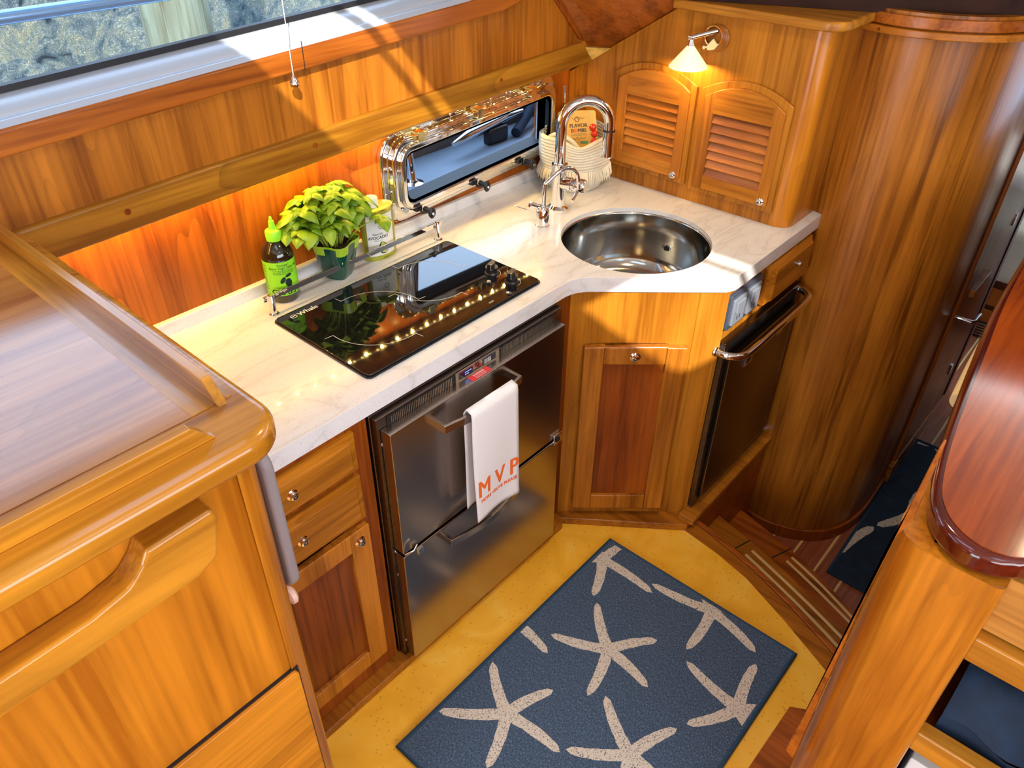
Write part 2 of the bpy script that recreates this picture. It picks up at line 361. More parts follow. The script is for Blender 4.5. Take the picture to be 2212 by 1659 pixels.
    def text(s, txt, size, place, extrude=.0002, align='LEFT', bold=0):
        cu = bpy.data.curves.new('t', 'FONT'); cu.body = txt; cu.size = size; cu.extrude = extrude; cu.align_x = align
        cu.resolution_u = 3
        o = bpy.data.objects.new('t', cu); COL.objects.link(o); dg = bpy.context.evaluated_depsgraph_get()
        me = bpy.data.meshes.new_from_object(o.evaluated_get(dg)); bpy.data.objects.remove(o); bpy.data.curves.remove(cu)
        for k, dx in enumerate((0,) if not bold else (-bold, 0, bold)):
            n0 = len(s.bm.verts); s.bm.from_mesh(me); s.bm.verts.ensure_lookup_table()
            for v in s.bm.verts[n0:]: v.co = Vector(place(v.co.x+dx, v.co.y, v.co.z+k*.00002))
        bpy.data.meshes.remove(me)
        return s
    def build(s, name, mat, parent=None, bevel=0, bseg=3, smooth=40, local=False, solid=0, sub=0, label=None):
        if smooth is not None: bmesh.ops.remove_doubles(s.bm, verts=s.bm.verts, dist=1e-6) if len(s.bm.verts) < 60000 else None
        bmesh.ops.recalc_face_normals(s.bm, faces=s.bm.faces)
        root = parent
        while root is not None and root.parent is not None: root = root.parent
        if root is not None and not local:
            mw = Matrix.LocRotScale(root.location, root.rotation_euler, None); s.bm.transform(mw.inverted())
        if bevel:
            for f in s.bm.faces: f.smooth = True
        elif smooth is not None: ang_smooth(s.bm, smooth)
        me = bpy.data.meshes.new(name); s.bm.to_mesh(me); s.bm.free()
        for mm in (mat if isinstance(mat, (list, tuple)) else [mat]): me.materials.append(mm if not isinstance(mm, str) else M[mm])
        o = bpy.data.objects.new(name, me); COL.objects.link(o)
        if solid:
            md = o.modifiers.new('solid', 'SOLIDIFY'); md.thickness = solid; md.offset = 0
        if sub:
            md = o.modifiers.new('sub', 'SUBSURF'); md.levels = sub; md.render_levels = sub
        if bevel:
            md = o.modifiers.new('bevel', 'BEVEL'); md.width = bevel; md.segments = bseg; md.limit_method = 'ANGLE'; md.angle_limit = math.radians(35); md.harden_normals = True
        if parent is not None: o.parent = parent
        if label: o['label'] = label
        return o
def thing(name, label, cat, loc=(0, 0, 0), rz=0, group=None):
    o = bpy.data.objects.new(name, None); COL.objects.link(o); o.location = loc; o.rotation_euler = (0, 0, rz)
    o.empty_display_size = .05; o['label'] = label; o['category'] = cat
    if group: o['group'] = group
    return o
def tag(o, label, cat, group=None, kind=None):
    o['label'] = label; o['category'] = cat
    if group: o['group'] = group
    if kind: o['kind'] = kind
    return o
def struct(o): o['kind'] = 'structure'; return o
def fillet(pts, rad, seg=8):
    """round corners: rad is list or number (0 = sharp)"""
    n = len(pts); out = []
    for i, p in enumerate(pts):
        r = rad[i] if isinstance(rad, (list, tuple)) else rad
        p = Vector(p); a = Vector(pts[i-1]); b = Vector(pts[(i+1) % n])
        if r <= 0: out.append(tuple(p)); continue
        da = (a-p).normalized(); db = (b-p).normalized(); th = da.angle(db)
        t = r/math.tan(th/2); c = p + (da+db).normalized()*(r/math.sin(th/2))
        s0 = p+da*t-c; s1 = p+db*t-c
        for k in range(seg+1):
            u = k/seg; a0 = math.atan2(s0.y, s0.x); a1 = math.atan2(s1.y, s1.x)
            d = (a1-a0+PI) % (2*PI)-PI; aa = a0+d*u
            out.append((c.x+r*math.cos(aa), c.y+r*math.sin(aa)))
    return out
def rrect(x0, y0, x1, y1, r, seg=6): return fillet([(x0, y0), (x1, y0), (x1, y1), (x0, y1)], r, seg)
def circ(cx, cy, r, n=48): return [(cx+r*math.cos(2*PI*i/n), cy+r*math.sin(2*PI*i/n)) for i in range(n)]
def curve_pts(ps, n=8):
    """catmull-rom through ps"""
    ps = [Vector(p) for p in ps]; out = []
    for i in range(len(ps)-1):
        p0 = ps[max(i-1, 0)]; p1 = ps[i]; p2 = ps[i+1]; p3 = ps[min(i+2, len(ps)-1)]
        for k in range(n):
            t = k/n
            out.append(.5*((2*p1)+(-p0+p2)*t+(2*p0-5*p1+4*p2-p3)*t*t+(-p0+3*p1-3*p2+p3)*t**3))
    out.append(ps[-1]); return out
def offs(path, d):
    """offset a 2-D polyline sideways"""
    out = []
    for i, p in enumerate(path):
        a = Vector(path[max(i-1, 0)][:2]); b = Vector(path[min(i+1, len(path)-1)][:2]); t = (b-a).normalized()
        out.append((p[0]+t.y*d, p[1]-t.x*d))
    return out

# ================================================================ SETTING
# floor (birdseye maple), lower teak floor
fl = [(-2.2, -1.8), (1.50, -1.8), (1.44, 0.0), (1.50, .148), (1.575, .30), (1.643, .458), (1.672, .58), (1.688, .70), (1.55, 1.2), (-2.2, 1.2)]
struct(B().prism(fl, -.03, 0).build('floor', 'floor'))
struct(B().prism([(-2.2, -1.8), (1.40, -1.8), (1.40, .05), (1.33, .170), (1.0, .178), (-2.2, .178)], .0, .0015).build('floor', 'step_r'))
struct(B().prism([(1.62, -.9), (6.2, -.9), (6.2, .95), (1.62, .95)], -.44, -.40).build('floor', 'teak'))
struct(B().prism([(1.055, .229), (1.435, .232), (1.435, .241), (1.055, .238)], .0, .004).build('trim_1', 'pale'))

# hull wall: lower panel with port opening, upper panel
PORT = rrect(1.315, 1.0, 1.955, 1.20, .055)
def shearz(x): return .0
pt = [(x, z + (x-1.3)*.045) for x, z in PORT]
struct(B().prism([(-.7, .6), (2.35, .6), (2.35, 1.42), (-.7, 1.30)], 1.590, 1.615, 'xz', [pt]).build('wall_back', 'low_z'))
struct(B().prism([(-.7, 1.24), (2.04, 1.30), (2.04, 1.36), (1.50, 1.87), (-.7, 1.87)], 1.475, 1.50, 'xz',
       [[(-.69, 1.385), (1.50, 1.478), (1.46, 1.86), (-.69, 1.86)]]).build('wall_back', 'wall_z'))
# rail with rounded lip (LED strip behind it)
r0, r1 = (-.7, 1.187), (2.045, 1.284)
struct(B().prism([(r0[0], r0[1]), (r1[0], r1[1]), (1.995, 1.348), (r0[0], 1.262)], 1.46, 1.482, 'xz').build('trim_2', 'rail', bevel=.006))
struct(B().prism([(-.7, 1.190), (2.05, 1.290), (2.05, 1.296), (-.7, 1.196)], 1.482, 1.60, 'xz').build('trim_3', 'rail'))
b = B()
for cx in (.545, .99, 1.62): b.lathe([(0, 0), (.006, 0), (.006, -.0012), (0, -.0012)], (cx, 1.4595, 1.187+.0353*(cx+.7)+.040), (0, 1, 0), 16)
b.build('wood_plug', 'red_z', bpy.data.objects['trim_2'])
# window: wood trim below, aluminium sill, gasket, glass
tw = B().prism([(-.7, 1.372), (1.62, 1.483), (1.70, 1.50), (1.745, 1.535), (1.76, 1.60), (1.72, 1.62), (1.62, 1.545), (1.50, 1.523), (-.7, 1.417)], 1.45, 1.476, 'xz').build('trim_4', 'trim_x', bevel=.006)
struct(tw)
B().box(.985, 1.4492, 1.452, .9865, 1.4502, 1.51).build('joint_line', 'black', tw)
win = struct(thing('window_1', '', ''))
for k in ('label', 'category'): del win[k]
def along(x0, x1, prof, z_at):
    """sweep a (y,dz) profile from x0 to x1 where z_at(x) is the base height"""
    b = B(); n = len(prof)
    A = [b.bm.verts.new((x0, y, z_at(x0)+dz)) for y, dz in prof]; C = [b.bm.verts.new((x1, y, z_at(x1)+dz)) for y, dz in prof]
    b.bm.faces.new(A); b.bm.faces.new(C)
    for i in range(n): b.bm.faces.new((A[i], A[(i+1) % n], C[(i+1) % n], C[i]))
    return b
zs = lambda x: 1.449+(x)*.048
along(-.7, 1.66, [(1.452, -.03), (1.452, .0), (1.466, .010), (1.478, .010), (1.484, .018), (1.505, .026), (1.52, .034), (1.56, .036), (1.56, -.03)], zs).build('sill_frame', 'alu', win, bevel=.002)
along(-.7, 1.66, [(1.522, .035), (1.522, .046), (1.54, .046), (1.54, .035)], zs).build('gasket', 'gasket', win)
B().prism([(-.7, 1.45), (1.66, 1.56), (1.60, 2.12), (-.7, 2.12)], 1.530, 1.534, 'xz').build('window_glass', 'glass', win)
B().box(-.7, 1.50, 1.86, 1.75, 1.54, 2.2).build('window_head', 'alu', win)
# sloped panel forward of the wall, its trim and the corner block
A_, B_, F_, C_, D_ = (2.04, 1.49, 1.30), (1.595, 1.475, 1.75), (1.85, 1.159, 1.75), (2.11, 1.185, 1.474), (2.11, 1.44, 1.312)
b = B(); pts = [A_, B_, F_, C_, D_]; off = Vector((.69, .55, .69))*.02
lo = [b.bm.verts.new(p) for p in pts]; hi = [b.bm.verts.new(Vector(p)+off) for p in pts]
b.bm.faces.new(lo); b.bm.faces.new(hi)
for i in range(5): b.bm.faces.new((lo[i], lo[(i+1) % 5], hi[(i+1) % 5], hi[i]))
struct(b.build('wall_right', wood('sloped_cherry', (.36, .10, .012), 'X', seed=31, fig=.2)))
b = B(); q = [Vector((1.985, 1.468, 1.355)), Vector((2.015, 1.468, 1.345)), Vector((1.62, 1.468, 1.745)), Vector((1.59, 1.468, 1.735))]
lo = [b.bm.verts.new(p) for p in q]; hi = [b.bm.verts.new(p+Vector((0, .02, 0))) for p in q]
b.bm.faces.new(lo); b.bm.faces.new(hi)
for i in range(4): b.bm.faces.new((lo[i], lo[(i+1) % 4], hi[(i+1) % 4], hi[i]))
struct(b.build('trim_5', 'red_z', bevel=.003))
b = B(); t0 = [Vector(p) for p in ((2.000, 1.462, 1.332), (2.098, 1.425, 1.318), (2.045, 1.462, 1.286))]
t1 = [p+Vector((.02, .045, .0)) for p in t0]
lo = [b.bm.verts.new(p) for p in t0]; hi = [b.bm.verts.new(p) for p in t1]; b.bm.faces.new(lo); b.bm.faces.new(hi)
for i in range(3): b.bm.faces.new((lo[i], lo[(i+1) % 3], hi[(i+1) % 3], hi[i]))
cb = struct(b.build('trim_6', 'pale', bevel=.004))

# curved bulkhead with its rim bands and foot
W = curve_pts([(2.345, .93), (2.30, .775), (2.268, .667), (2.285, .56), (2.345, .455), (2.444, .39), (2.59, .362), (2.83, .365)], 8)
W = [(p.x, p.y) for p in W]
def wallstrip(path, d0, d1, z0, z1): return B().prism(list(offs(path, d0))+list(offs(path, d1))[::-1], z0, z1)
cw = struct(wallstrip(W, 0, -.03, -.40, 1.50).build('wall_right', 'curved'))
struct(wallstrip(W[2:], .022, 0, 1.444, 1.462).build('trim_7', 'trim_y', bevel=.003))
struct(wallstrip(W[2:], .010, 0, 1.464, 1.492).build('trim_8', 'trim_x', bevel=.003))
struct(wallstrip(W, .012, 0, -.40, -.345).build('baseboard_right', 'red_z', bevel=.003))
b = B()
for i in (14, 44):
    p = Vector(offs(W, .0225)[i]); q = Vector(W[i]); n = (p-q).normalized()
    b.lathe([(0, 0), (.004, 0), (.004, .0012), (0, .0012)], (p.x, p.y, 1.453), (n.x, n.y, 0), 12)
b.build('wood_plug', 'red_z', bpy.data.objects['trim_7'])
# dark dash behind
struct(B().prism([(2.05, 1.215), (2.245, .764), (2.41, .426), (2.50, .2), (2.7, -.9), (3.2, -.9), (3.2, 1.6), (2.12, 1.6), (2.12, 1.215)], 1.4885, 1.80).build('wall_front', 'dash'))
# passage wall with door, far doorway, forward cabin
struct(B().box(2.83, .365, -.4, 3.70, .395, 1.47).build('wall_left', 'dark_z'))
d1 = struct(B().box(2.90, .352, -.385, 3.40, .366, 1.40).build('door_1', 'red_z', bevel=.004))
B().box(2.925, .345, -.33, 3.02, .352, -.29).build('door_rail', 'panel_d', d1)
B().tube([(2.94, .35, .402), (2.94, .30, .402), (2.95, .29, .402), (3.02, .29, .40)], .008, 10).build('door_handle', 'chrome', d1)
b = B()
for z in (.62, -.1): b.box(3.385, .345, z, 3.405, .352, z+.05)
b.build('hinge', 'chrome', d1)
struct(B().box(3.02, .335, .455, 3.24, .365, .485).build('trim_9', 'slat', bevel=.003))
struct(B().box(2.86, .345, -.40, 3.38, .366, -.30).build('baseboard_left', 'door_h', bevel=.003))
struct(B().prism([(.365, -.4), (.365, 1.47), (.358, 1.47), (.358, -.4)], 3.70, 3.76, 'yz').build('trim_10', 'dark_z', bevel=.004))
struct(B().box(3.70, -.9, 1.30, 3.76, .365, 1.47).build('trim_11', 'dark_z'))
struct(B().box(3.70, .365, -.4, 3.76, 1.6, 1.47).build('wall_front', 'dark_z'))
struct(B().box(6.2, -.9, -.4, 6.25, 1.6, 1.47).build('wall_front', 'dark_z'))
struct(B().box(1.95, -.9, 1.47, 6.25, .9, 1.50).build('ceiling', 'dark_z') if False else B().box(3.0, -.9, 1.47, 6.25, 1.6, 1.50).build('ceiling', 'ceiling'))

# partition on the starboard side of the steps
struct(B().box(1.02, .02, -.4, 3.70, .05, 1.06).build('wall_left', 'red_z'))
# galley-side wall of the step well + ledge
struct(B().box(1.70, .70, -.42, 2.33, .72, .028).build('wall_back', 'step_r'))
struct(B().box(1.70, .688, .022, 2.31, .745, .045).build('trim_12', 'door_h', bevel=.006))
# plinth along the galley front and across the corner
U = Vector((.6606, -.7507)); O2 = Vector((1.466, 1.048))
def pc(s, o): return tuple(O2 + U*s + Vector((-.7507, -.6606))*o)
plin = [(.2, 1.015), (1.408, 1.015), (1.430, 1.022), pc(.0, .033), pc(.355, .033), (1.70, .70), (1.745, .715), (1.745, .76), pc(.38, -.02), (1.47, 1.09), (.2, 1.09)]
struct(B().prism([(.2, 1.013), (1.425, 1.013), (1.4415, 1.0265), (1.690, .700), (1.745, .712), (1.745, .78), (1.49, 1.09), (.2, 1.09)], 0, .028).build('baseboard_back', 'step', bevel=.004))

# shell of the saloon with windows and the two roof hatches
H1 = rrect(.23, .16, .65, .95, .05); H2 = rrect(.275, -1.04, .755, -.505, .06)
ceil = struct(B().prism([(-4, -3.1), (3.3, -3.1), (3.3, 1.75), (-4, 1.75)], 2.2, 2.26, 'xy', [H1, H2]).build('ceiling', 'ceiling'))  # runs past the walls as an added overhang that blocks stray sun
for i, (x, y0, y1) in enumerate(((.60, .03, .95), (.70, -1.04, -.505))):
    struct(B().box(x-.012, y0-.01, 2.19, x+.012, y1+.01, 2.2).build('window_%d' % (3+i), 'black'))
struct(B().prism([(-2.2, 0), (3.3, 0), (3.3, 2.2), (-2.2, 2.2)], -1.9, -1.8, 'xz', [rrect(-2.0, 1.12, 1.55, 2.0, .06)]).build('wall_left', 'wall_z'))
struct(B().prism([(-1.8, 0), (1.7, 0), (1.7, 2.2), (-1.8, 2.2)], -2.3, -2.2, 'yz', [[(-.5, .1), (.7, .1), (.7, 2.0), (-.5, 2.0)]]).build('wall_left', 'wall_z'))
struct(B().box(-2.2, 1.50, 0, -.7, 1.6, 2.2).build('wall_back', 'wall_z'))
struct(B().box(3.2, -1.8, 1.5, 3.3, 1.7, 1.82).build('wall_front', 'dark_z'))
struct(B().box(1.55, -1.8, -.4, 3.3, -.92, 1.5).build('wall_front', 'dark_z'))
struct(B().box(1.62, 1.62, 1.30, 3.3, 1.70, 2.2).build('wall_back', 'dark_z'))

# ================================================================ OUTSIDE
b = B(); random.seed(3)
def bank(u, v):
    x = -3+u*16; y = 2.9+v*8; z = -.6+v*4.2
    z += .22*math.sin(x*2.1+y*1.3)+.14*math.sin(x*4.7-y*3.1+1)+.10*math.sin(x*9.1+y*6.3)+random.uniform(-.05, .05)
    return (x, y, z)
b.grid(bank, 120, 60)
tag(b.build('rocky_bank', 'rocks', smooth=60), 'pale weed covered rocky shore seen through the long saloon window', 'rocks', kind='stuff')
def mat_pile():
    return wood('weathered_pile', (.20, .26, .30), 'Z', seed=40, fig=.4, dark=.6, rough=.9, coat=0)
pl_ = B().tube([(1.63, 3.25, -1), (1.63, 3.25, 1.0), (1.66, 3.25, 3.0)], .135, 24).build('wooden_piling', mat_pile())
tag(pl_, 'weathered greenish wooden dock piling standing outside the window', 'piling')
sr = thing('side_deck_rail', 'polished stainless tube rail outside the upper left window corner', 'railing', (.4, 1.80, .98))
B().tube([(-1, 1.80, 1.562), (2.2, 1.80, 1.575)], .0135, 16).build('rail_tube', plain('sky_tinted_steel', (.30, .48, .72), .2, .6), sr)  # reflected sky blue is put into the stainless base colour
B().tube([(1.495, 1.715, .985), (1.515, 1.80, 1.57)], .0125, 16).build('stanchion', 'chrome', sr)
B().lathe([(0, 0), (.034, 0), (.034, .004), (.018, .008), (.016, .014), (0, .014)], (1.495, 1.715, .980)).build('stanchion_base', 'chrome', sr)
struct(B().box(-1, 1.63, .93, 3.2, 1.87, .98).build('floor', 'deck'))
struct(B().box(-1, 1.87, .80, 3.2, 1.92, 1.12).build('wall_front', 'bulwark'))
cl = thing('mooring_cleat', 'dark cleat with a navy line made fast, seen through the porthole', 'cleat', (1.95, 1.78, .98))
B().tube([(1.72, 1.76, 1.035), (1.80, 1.77, 1.045), (2.02, 1.80, 1.05), (2.12, 1.81, 1.045)], [.008, .016, .016, .008], 12).build('cleat_horn', 'chrome', cl)
B().box(1.90, 1.765, .98, 2.00, 1.80, 1.035).build('cleat_base', 'black', cl, bevel=.01)
tag(B().tube([(2.03, 1.76, .998), (2.10, 1.79, 1.01), (2.2, 1.82, 1.05), (2.4, 1.84, 1.10), (2.7, 1.85, 1.13)], .018, 12).build('mooring_line', 'navy'), 'thick navy mooring line wrapped round the cleat outside the porthole', 'rope')

# ================================================================ PORTHOLE (opening port)
port = struct(thing('window_2', 'x', 'x'))
for k in ('label', 'category'): del port[k]
def sh(pts): return [(x, z + (x-1.3)*.045) for x, z in pts]
def shv(v): v.z += (v.x-1.3)*.045; return v
def ring(x0, z0, x1, z1, r, wd, y0, y1):
    return B().prism(rrect(x0, z0, x1, z1, r), y0, y1, 'xz', [rrect(x0+wd, z0+wd, x1-wd, z1-wd, max(r-wd, .01))]).xf(shv)
ring(1.262, .955, 2.01, 1.218, .075, .05, 1.572, 1.592).build('outer_frame', 'chrome', port, bevel=.006)
ring(1.285, .978, 1.985, 1.195, .06, .022, 1.548, 1.574).build('lid_frame', 'chrome', port, bevel=.006)
ring(1.303, .996, 1.967, 1.177, .045, .018, 1.536, 1.552).build('lid_rim', 'chrome', port, bevel=.005)
ring(1.318, 1.011, 1.952, 1.162, .035, .010, 1.545, 1.60).build('gasket', 'gasket', port)
B().prism(rrect(1.32, 1.013, 1.95, 1.160, .03), 1.541, 1.545, 'xz').xf(shv).build('port_glass', 'glass', port)
for hx in (1.378, 1.612, 1.85):
    h = B().box(hx-.028, 1.535, 1.188, hx+.028, 1.572, 1.200).box(hx-.012, 1.53, 1.178, hx+.012, 1.562, 1.206).xf(shv).build('hinge', plain('led_tinted_metal', (.78, .70, .35), .12, 1), port, bevel=.002)  # yellow light of the LED strip is put into the hinge colour
    B().tube([(hx-.045, 1.555, 1.194), (hx+.045, 1.555, 1.194)], .005, 10).xf(shv).build('hinge_pin', 'chrome', h)
for kx in (1.372, 1.602, 1.815):
    k = B().box(kx-.022, 1.540, .982, kx+.000, 1.556, 1.000).tube([(kx-.008, 1.545, .990), (kx-.010, 1.530, .978), (kx, 1.520, .982)], .004, 8).xf(shv).build('dog_bracket', 'black', port, bevel=.003)
    c = Vector((kx+.004, 1.505, .982 + (kx-1.3)*.045))
    kn = B().tube([c+Vector((0, .03, .004)), c], .008, 12).lathe([(0, -.017), (.006, -.0155), (.0115, -.008), (.013, 0), (.0115, .008), (.006, .0155), (0, .017)], c, (0, 0, 1), 24, (1, .62)).build('dog_knob', 'black', port, smooth=80)
    B().lathe([(0, 0), (.0045, 0), (.004, .004), (0, .005)], c+Vector((-.002, -.007, 0)), (-.4, -1, .3), 12).build('dog_nut', 'chrome', kn)
for sx in (1.30, 1.46, 1.53, 1.70, 1.77, 1.93):
    for zz_, rr_ in ((1.203, .006), (.967, .005)): B().lathe([(0, 0), (rr_, 0), (rr_*.7, .003), (0, .003)], (sx, 1.572, zz_+(sx-1.3)*.045), (0, -1, 0), 10).build('screw', 'chrome', port)
for sz in (1.05, 1.12): B().lathe([(0, 0), (.005, 0), (.004, .003), (0, .003)], (1.275, 1.572, sz), (0, -1, 0), 10).build('screw', 'chrome', port)
B().box(1.885, 1.545, 1.06, 1.925, 1.55, 1.18).xf(lambda v: v).build('stay_bracket', 'alu', port)
B().tube([(2.025, 1.56, 1.10), (2.025, 1.545, 1.155), (2.025, 1.55, 1.20)], [.004, .005, .006], 10).build('stay_rod', 'chrome', port)

# LED strip under the rail: a real strip of beads that lights the wall
led = thing('led_light_strip', 'warm light strip hidden behind the pale wooden rail over the counter', 'light', (.6, 1.55, 1.21))
B().box(.2, 1.545, 1.214, 2.0, 1.555, 1.2165).xf(lambda v: Vector((v.x, v.y, v.z+(v.x-.2)*.0353))).build('strip', 'white', led)
b = B()
for i in range(60):
    x = .25+i*.0295; z = 1.2115+(x-.2)*.0353; b.box(x-.003, 1.547, z, x+.003, 1.553, z+.0025)
b.build('diodes', 'bead', led)['kind'] = 'stuff'
for i in range(28):
    x = .26+i*.0615; la = area('led_diode', (x, 1.55, 1.2085+(x-.2)*.0353), (0, .12, -1), .006, .006, .20, (1, .62, .13))

# blind cord
bc = thing('blind_cord', 'thin white blind cord with chrome knob hanging over the window trim', 'cord', (.945, 1.43, 1.43))
B().tube([(.955, 1.447, 1.80), (.945, 1.436, 1.445)], .0009, 8).build('cord', 'white', bc)
B().lathe([(0, 0), (.009, .002), (.010, .010), (.006, .018), (.002, .024), (0, .024)], (.945, 1.436, 1.428)).build('cord_knob', 'chrome', bc)

# ================================================================ COUNTERTOP
ctop = thing('countertop', 'pale veined stone galley countertop with a low backsplash', 'countertop', (1.2, 1.3, .875))
cp = fillet([(.335, 1.045), (1.452, 1.045), (1.7325, .727), (2.325, .727), (2.325, .90), (2.325, 1.588), (.335, 1.588)], [0, .10, .07, .03, 0, 0, 0], 10)
SK = (1.758, 1.060, .217)
B().prism(cp, .872, .915, 'xy', [circ(SK[0], SK[1], SK[2], 72)]).build('worktop', 'marble', ctop, bevel=.013, bseg=4)
B().box(.335, 1.572, .914, 2.10, 1.590, .948).build('backsplash', 'marble', ctop, bevel=.003)
fs_ = fillet([(.335, 1.056), (1.457, 1.056), (1.738, .740), (2.30, .740)], [0, .09, .06, 0], 8)
B().prism(fs_+[(x+.012, y+.012) for x, y in fs_[::-1]], .866, .8725).build('underside_strip', 'trim_x', ctop)
# sink
snk = thing('sink', 'round stainless steel undermount sink with drain and overflow hole', 'sink', (SK[0], SK[1], .73))
B().lathe([(.2165, .9015), (.2145, .9005), (.2135, .896), (.213, .84), (.208, .76), (.195, .728), (.17, .716), (.10, .712), (.04, .708), (0, .708)], (SK[0], SK[1], 0), seg=72).build('bowl', 'steel_sink', snk, smooth=60)
B().lathe([(.035, .7095), (.042, .714), (.046, .713), (.047, .711)], (SK[0], SK[1], 0), seg=32).build('drain_ring', 'chrome', snk)
B().lathe([(0, .711), (.034, .7105), (.034, .709), (0, .709)], (SK[0], SK[1], 0), seg=32).build('drain_grate', 'steel_dark', snk)
ho = Vector((SK[0]+.2105*math.cos(.05), SK[1]+.2105*math.sin(.05), .80)); hd = Vector((-math.cos(.05), -math.sin(.05), 0))
hb = B().lathe([(.010, 0), (.016, .001), (.018, -.001)], ho, hd, 24).build('overflow_ring', 'chrome', snk)
B().lathe([(0, .0006), (.010, .0006)], ho, hd, 20).build('overflow_hole', 'black', hb)
# faucet
fc = thing('kitchen_faucet', 'tall chrome gooseneck kitchen faucet with pull-down spray head behind the sink', 'faucet', (1.775, 1.362, .915))
fx, fy = 1.775, 1.362; fd = Vector((.76, -.65, 0)).normalized()
B().lathe([(0, 0), (.034, 0), (.034, .004), (.027, .010), (.0235, .012), (.0235, .132), (.0245, .134), (.0245, .142), (.016, .143), (0, .143)], (fx, fy, .915), seg=40).build('body', 'chrome', fc)
path = [(fx, fy, 1.055), (fx, fy, 1.165)]
R = .072; cz = 1.165; cc = Vector((fx, fy, cz))+fd*R
for i in range(1, 25):
    a = PI-PI*i/24; path.append(tuple(cc+fd*(R*math.cos(a))+Vector((0, 0, R*1.02*math.sin(a)))))
e0 = Vector((fx, fy, 0))+fd*2*R
path += [(e0.x, e0.y, 1.148)]
B().tube(path, .0165, 28).build('spout', 'chrome', fc)
B().lathe([(0, 1.149), (.0175, 1.149), (.0178, 1.10), (.0195, 1.075), (.0195, 1.072), (.017, 1.070), (0, 1.070)], (e0.x, e0.y, 0), seg=32).build('spray_head', 'chrome', fc)
B().lathe([(.0182, 1.152), (.0182, 1.147)], (e0.x, e0.y, 0), seg=28).build('seam_ring', 'steel_dark', fc)
hd2 = Vector((.25, -.97, 0)).normalized(); hc = Vector((fx, fy, .998))
hh = B().lathe([(0, .0), (.021, 0), (.021, .042), (.018, .045), (.018, .052), (.0225, .054), (.0225, .082), (.018, .088), (0, .086)], hc, hd2, 32).build('handle_hub', 'chrome', fc)
hp = hc+hd2*.07
B().tube([hp+Vector((.0, 0, .0)), hp+Vector((-.052, -.012, -.028))], .0052, 12).build('handle_lever', 'chrome', hh)
# small filter tap
tp = thing('filter_tap', 'small chrome filtered water tap with thin hooked spout and lever', 'faucet', (1.638, 1.312, .915))
tx, ty = 1.638, 1.312
B().lathe([(0, 0), (.0215, 0), (.0215, .005), (.0195, .007), (.0195, .052), (.014, .060), (.010, .064), (0, .064)], (tx, ty, .915), seg=32).build('body', 'chrome', tp)
B().tube(curve_pts([(tx+.004, ty, .972), (tx+.006, ty, 1.035), (tx+.016, ty-.004, 1.050), (tx+.055, ty-.018, 1.075), (tx+.085, ty-.030, 1.076), (tx+.103, ty-.040, 1.058), (tx+.107, ty-.045, 1.03), (tx+.108, ty-.046, 1.012)], 6), .0062, 14).build('spout', 'chrome', tp)
lv = B().tube([(tx-.002, ty+.01, .972), (tx-.028, ty+.026, .985)], .009, 14).build('valve', 'chrome', tp)
B().box(-.03, -.006, -.0015, .03, .006, .0015).xf(lambda v: Matrix.Rotation(.5, 4, 'Y') @ v + Vector((tx-.052, ty+.036, .978))).build('lever', 'chrome', lv, bevel=.001)

# cooktop
ck = thing('cooktop', 'black glass two-burner cooktop set in the counter under the rail', 'cooktop', (1.08, 1.27, .915))
X0, X1, Y0, Y1 = .788, 1.372, 1.092, 1.446
B().prism(rrect(X0, Y0, X1, Y1, .014), .9155, .919).build('tray', 'black', ck, bevel=.001)
B().prism(rrect(X0+.004, Y0+.004, X1-.004, Y1-.004, .012), .919, .924).build('glass_plate', 'black_gloss', ck, bevel=.0012)
def arcmark(b, cx, cy, r, a0, a1):
    n = 24; zz = .9243; w_ = .0006
    P = [(cx+r*math.cos(a0+(a1-a0)*i/n), cy+r*math.sin(a0+(a1-a0)*i/n)) for i in range(n+1)]
    e = .022
    P = [(P[0][0]+e*math.cos(a0), P[0][1]+e*math.sin(a0))]+P+[(P[-1][0]+e*math.cos(a1), P[-1][1]+e*math.sin(a1))]
    for p, q in zip(P, P[1:]):
        t = (Vector(q)-Vector(p)).normalized(); nn = Vector((t.y, -t.x))*w_
        b.face([(p[0]+nn.x, p[1]+nn.y, zz), (q[0]+nn.x, q[1]+nn.y, zz), (q[0]-nn.x, q[1]-nn.y, zz), (p[0]-nn.x, p[1]-nn.y, zz)])
for cx, cy, r in ((.963, 1.268, .123), (1.172, 1.308, .107)):
    for a_ in (0, PI):
        b = B(); arcmark(b, cx, cy, r, a_-.1, a_+PI/2+.1); b.build('burner_mark', 'white_mark', ck)
b = B(); b.text('Whale', .021, lambda x, y, z: (.842+x, 1.410+y, .9243+z), .0001, bold=.0004)
b.lathe([(.0085, .9243), (.0068, .9243)], (.830, 1.417, 0), seg=20); b.face([(.824, 1.4165, .9244), (.836, 1.4165, .9244), (.836, 1.419, .9244), (.824, 1.419, .9244)])
b.text('HOT', .008, lambda x, y, z: (1.19+x, 1.110+y, .9243+z), .0001)
b.build('lettering', 'white_mark', ck)
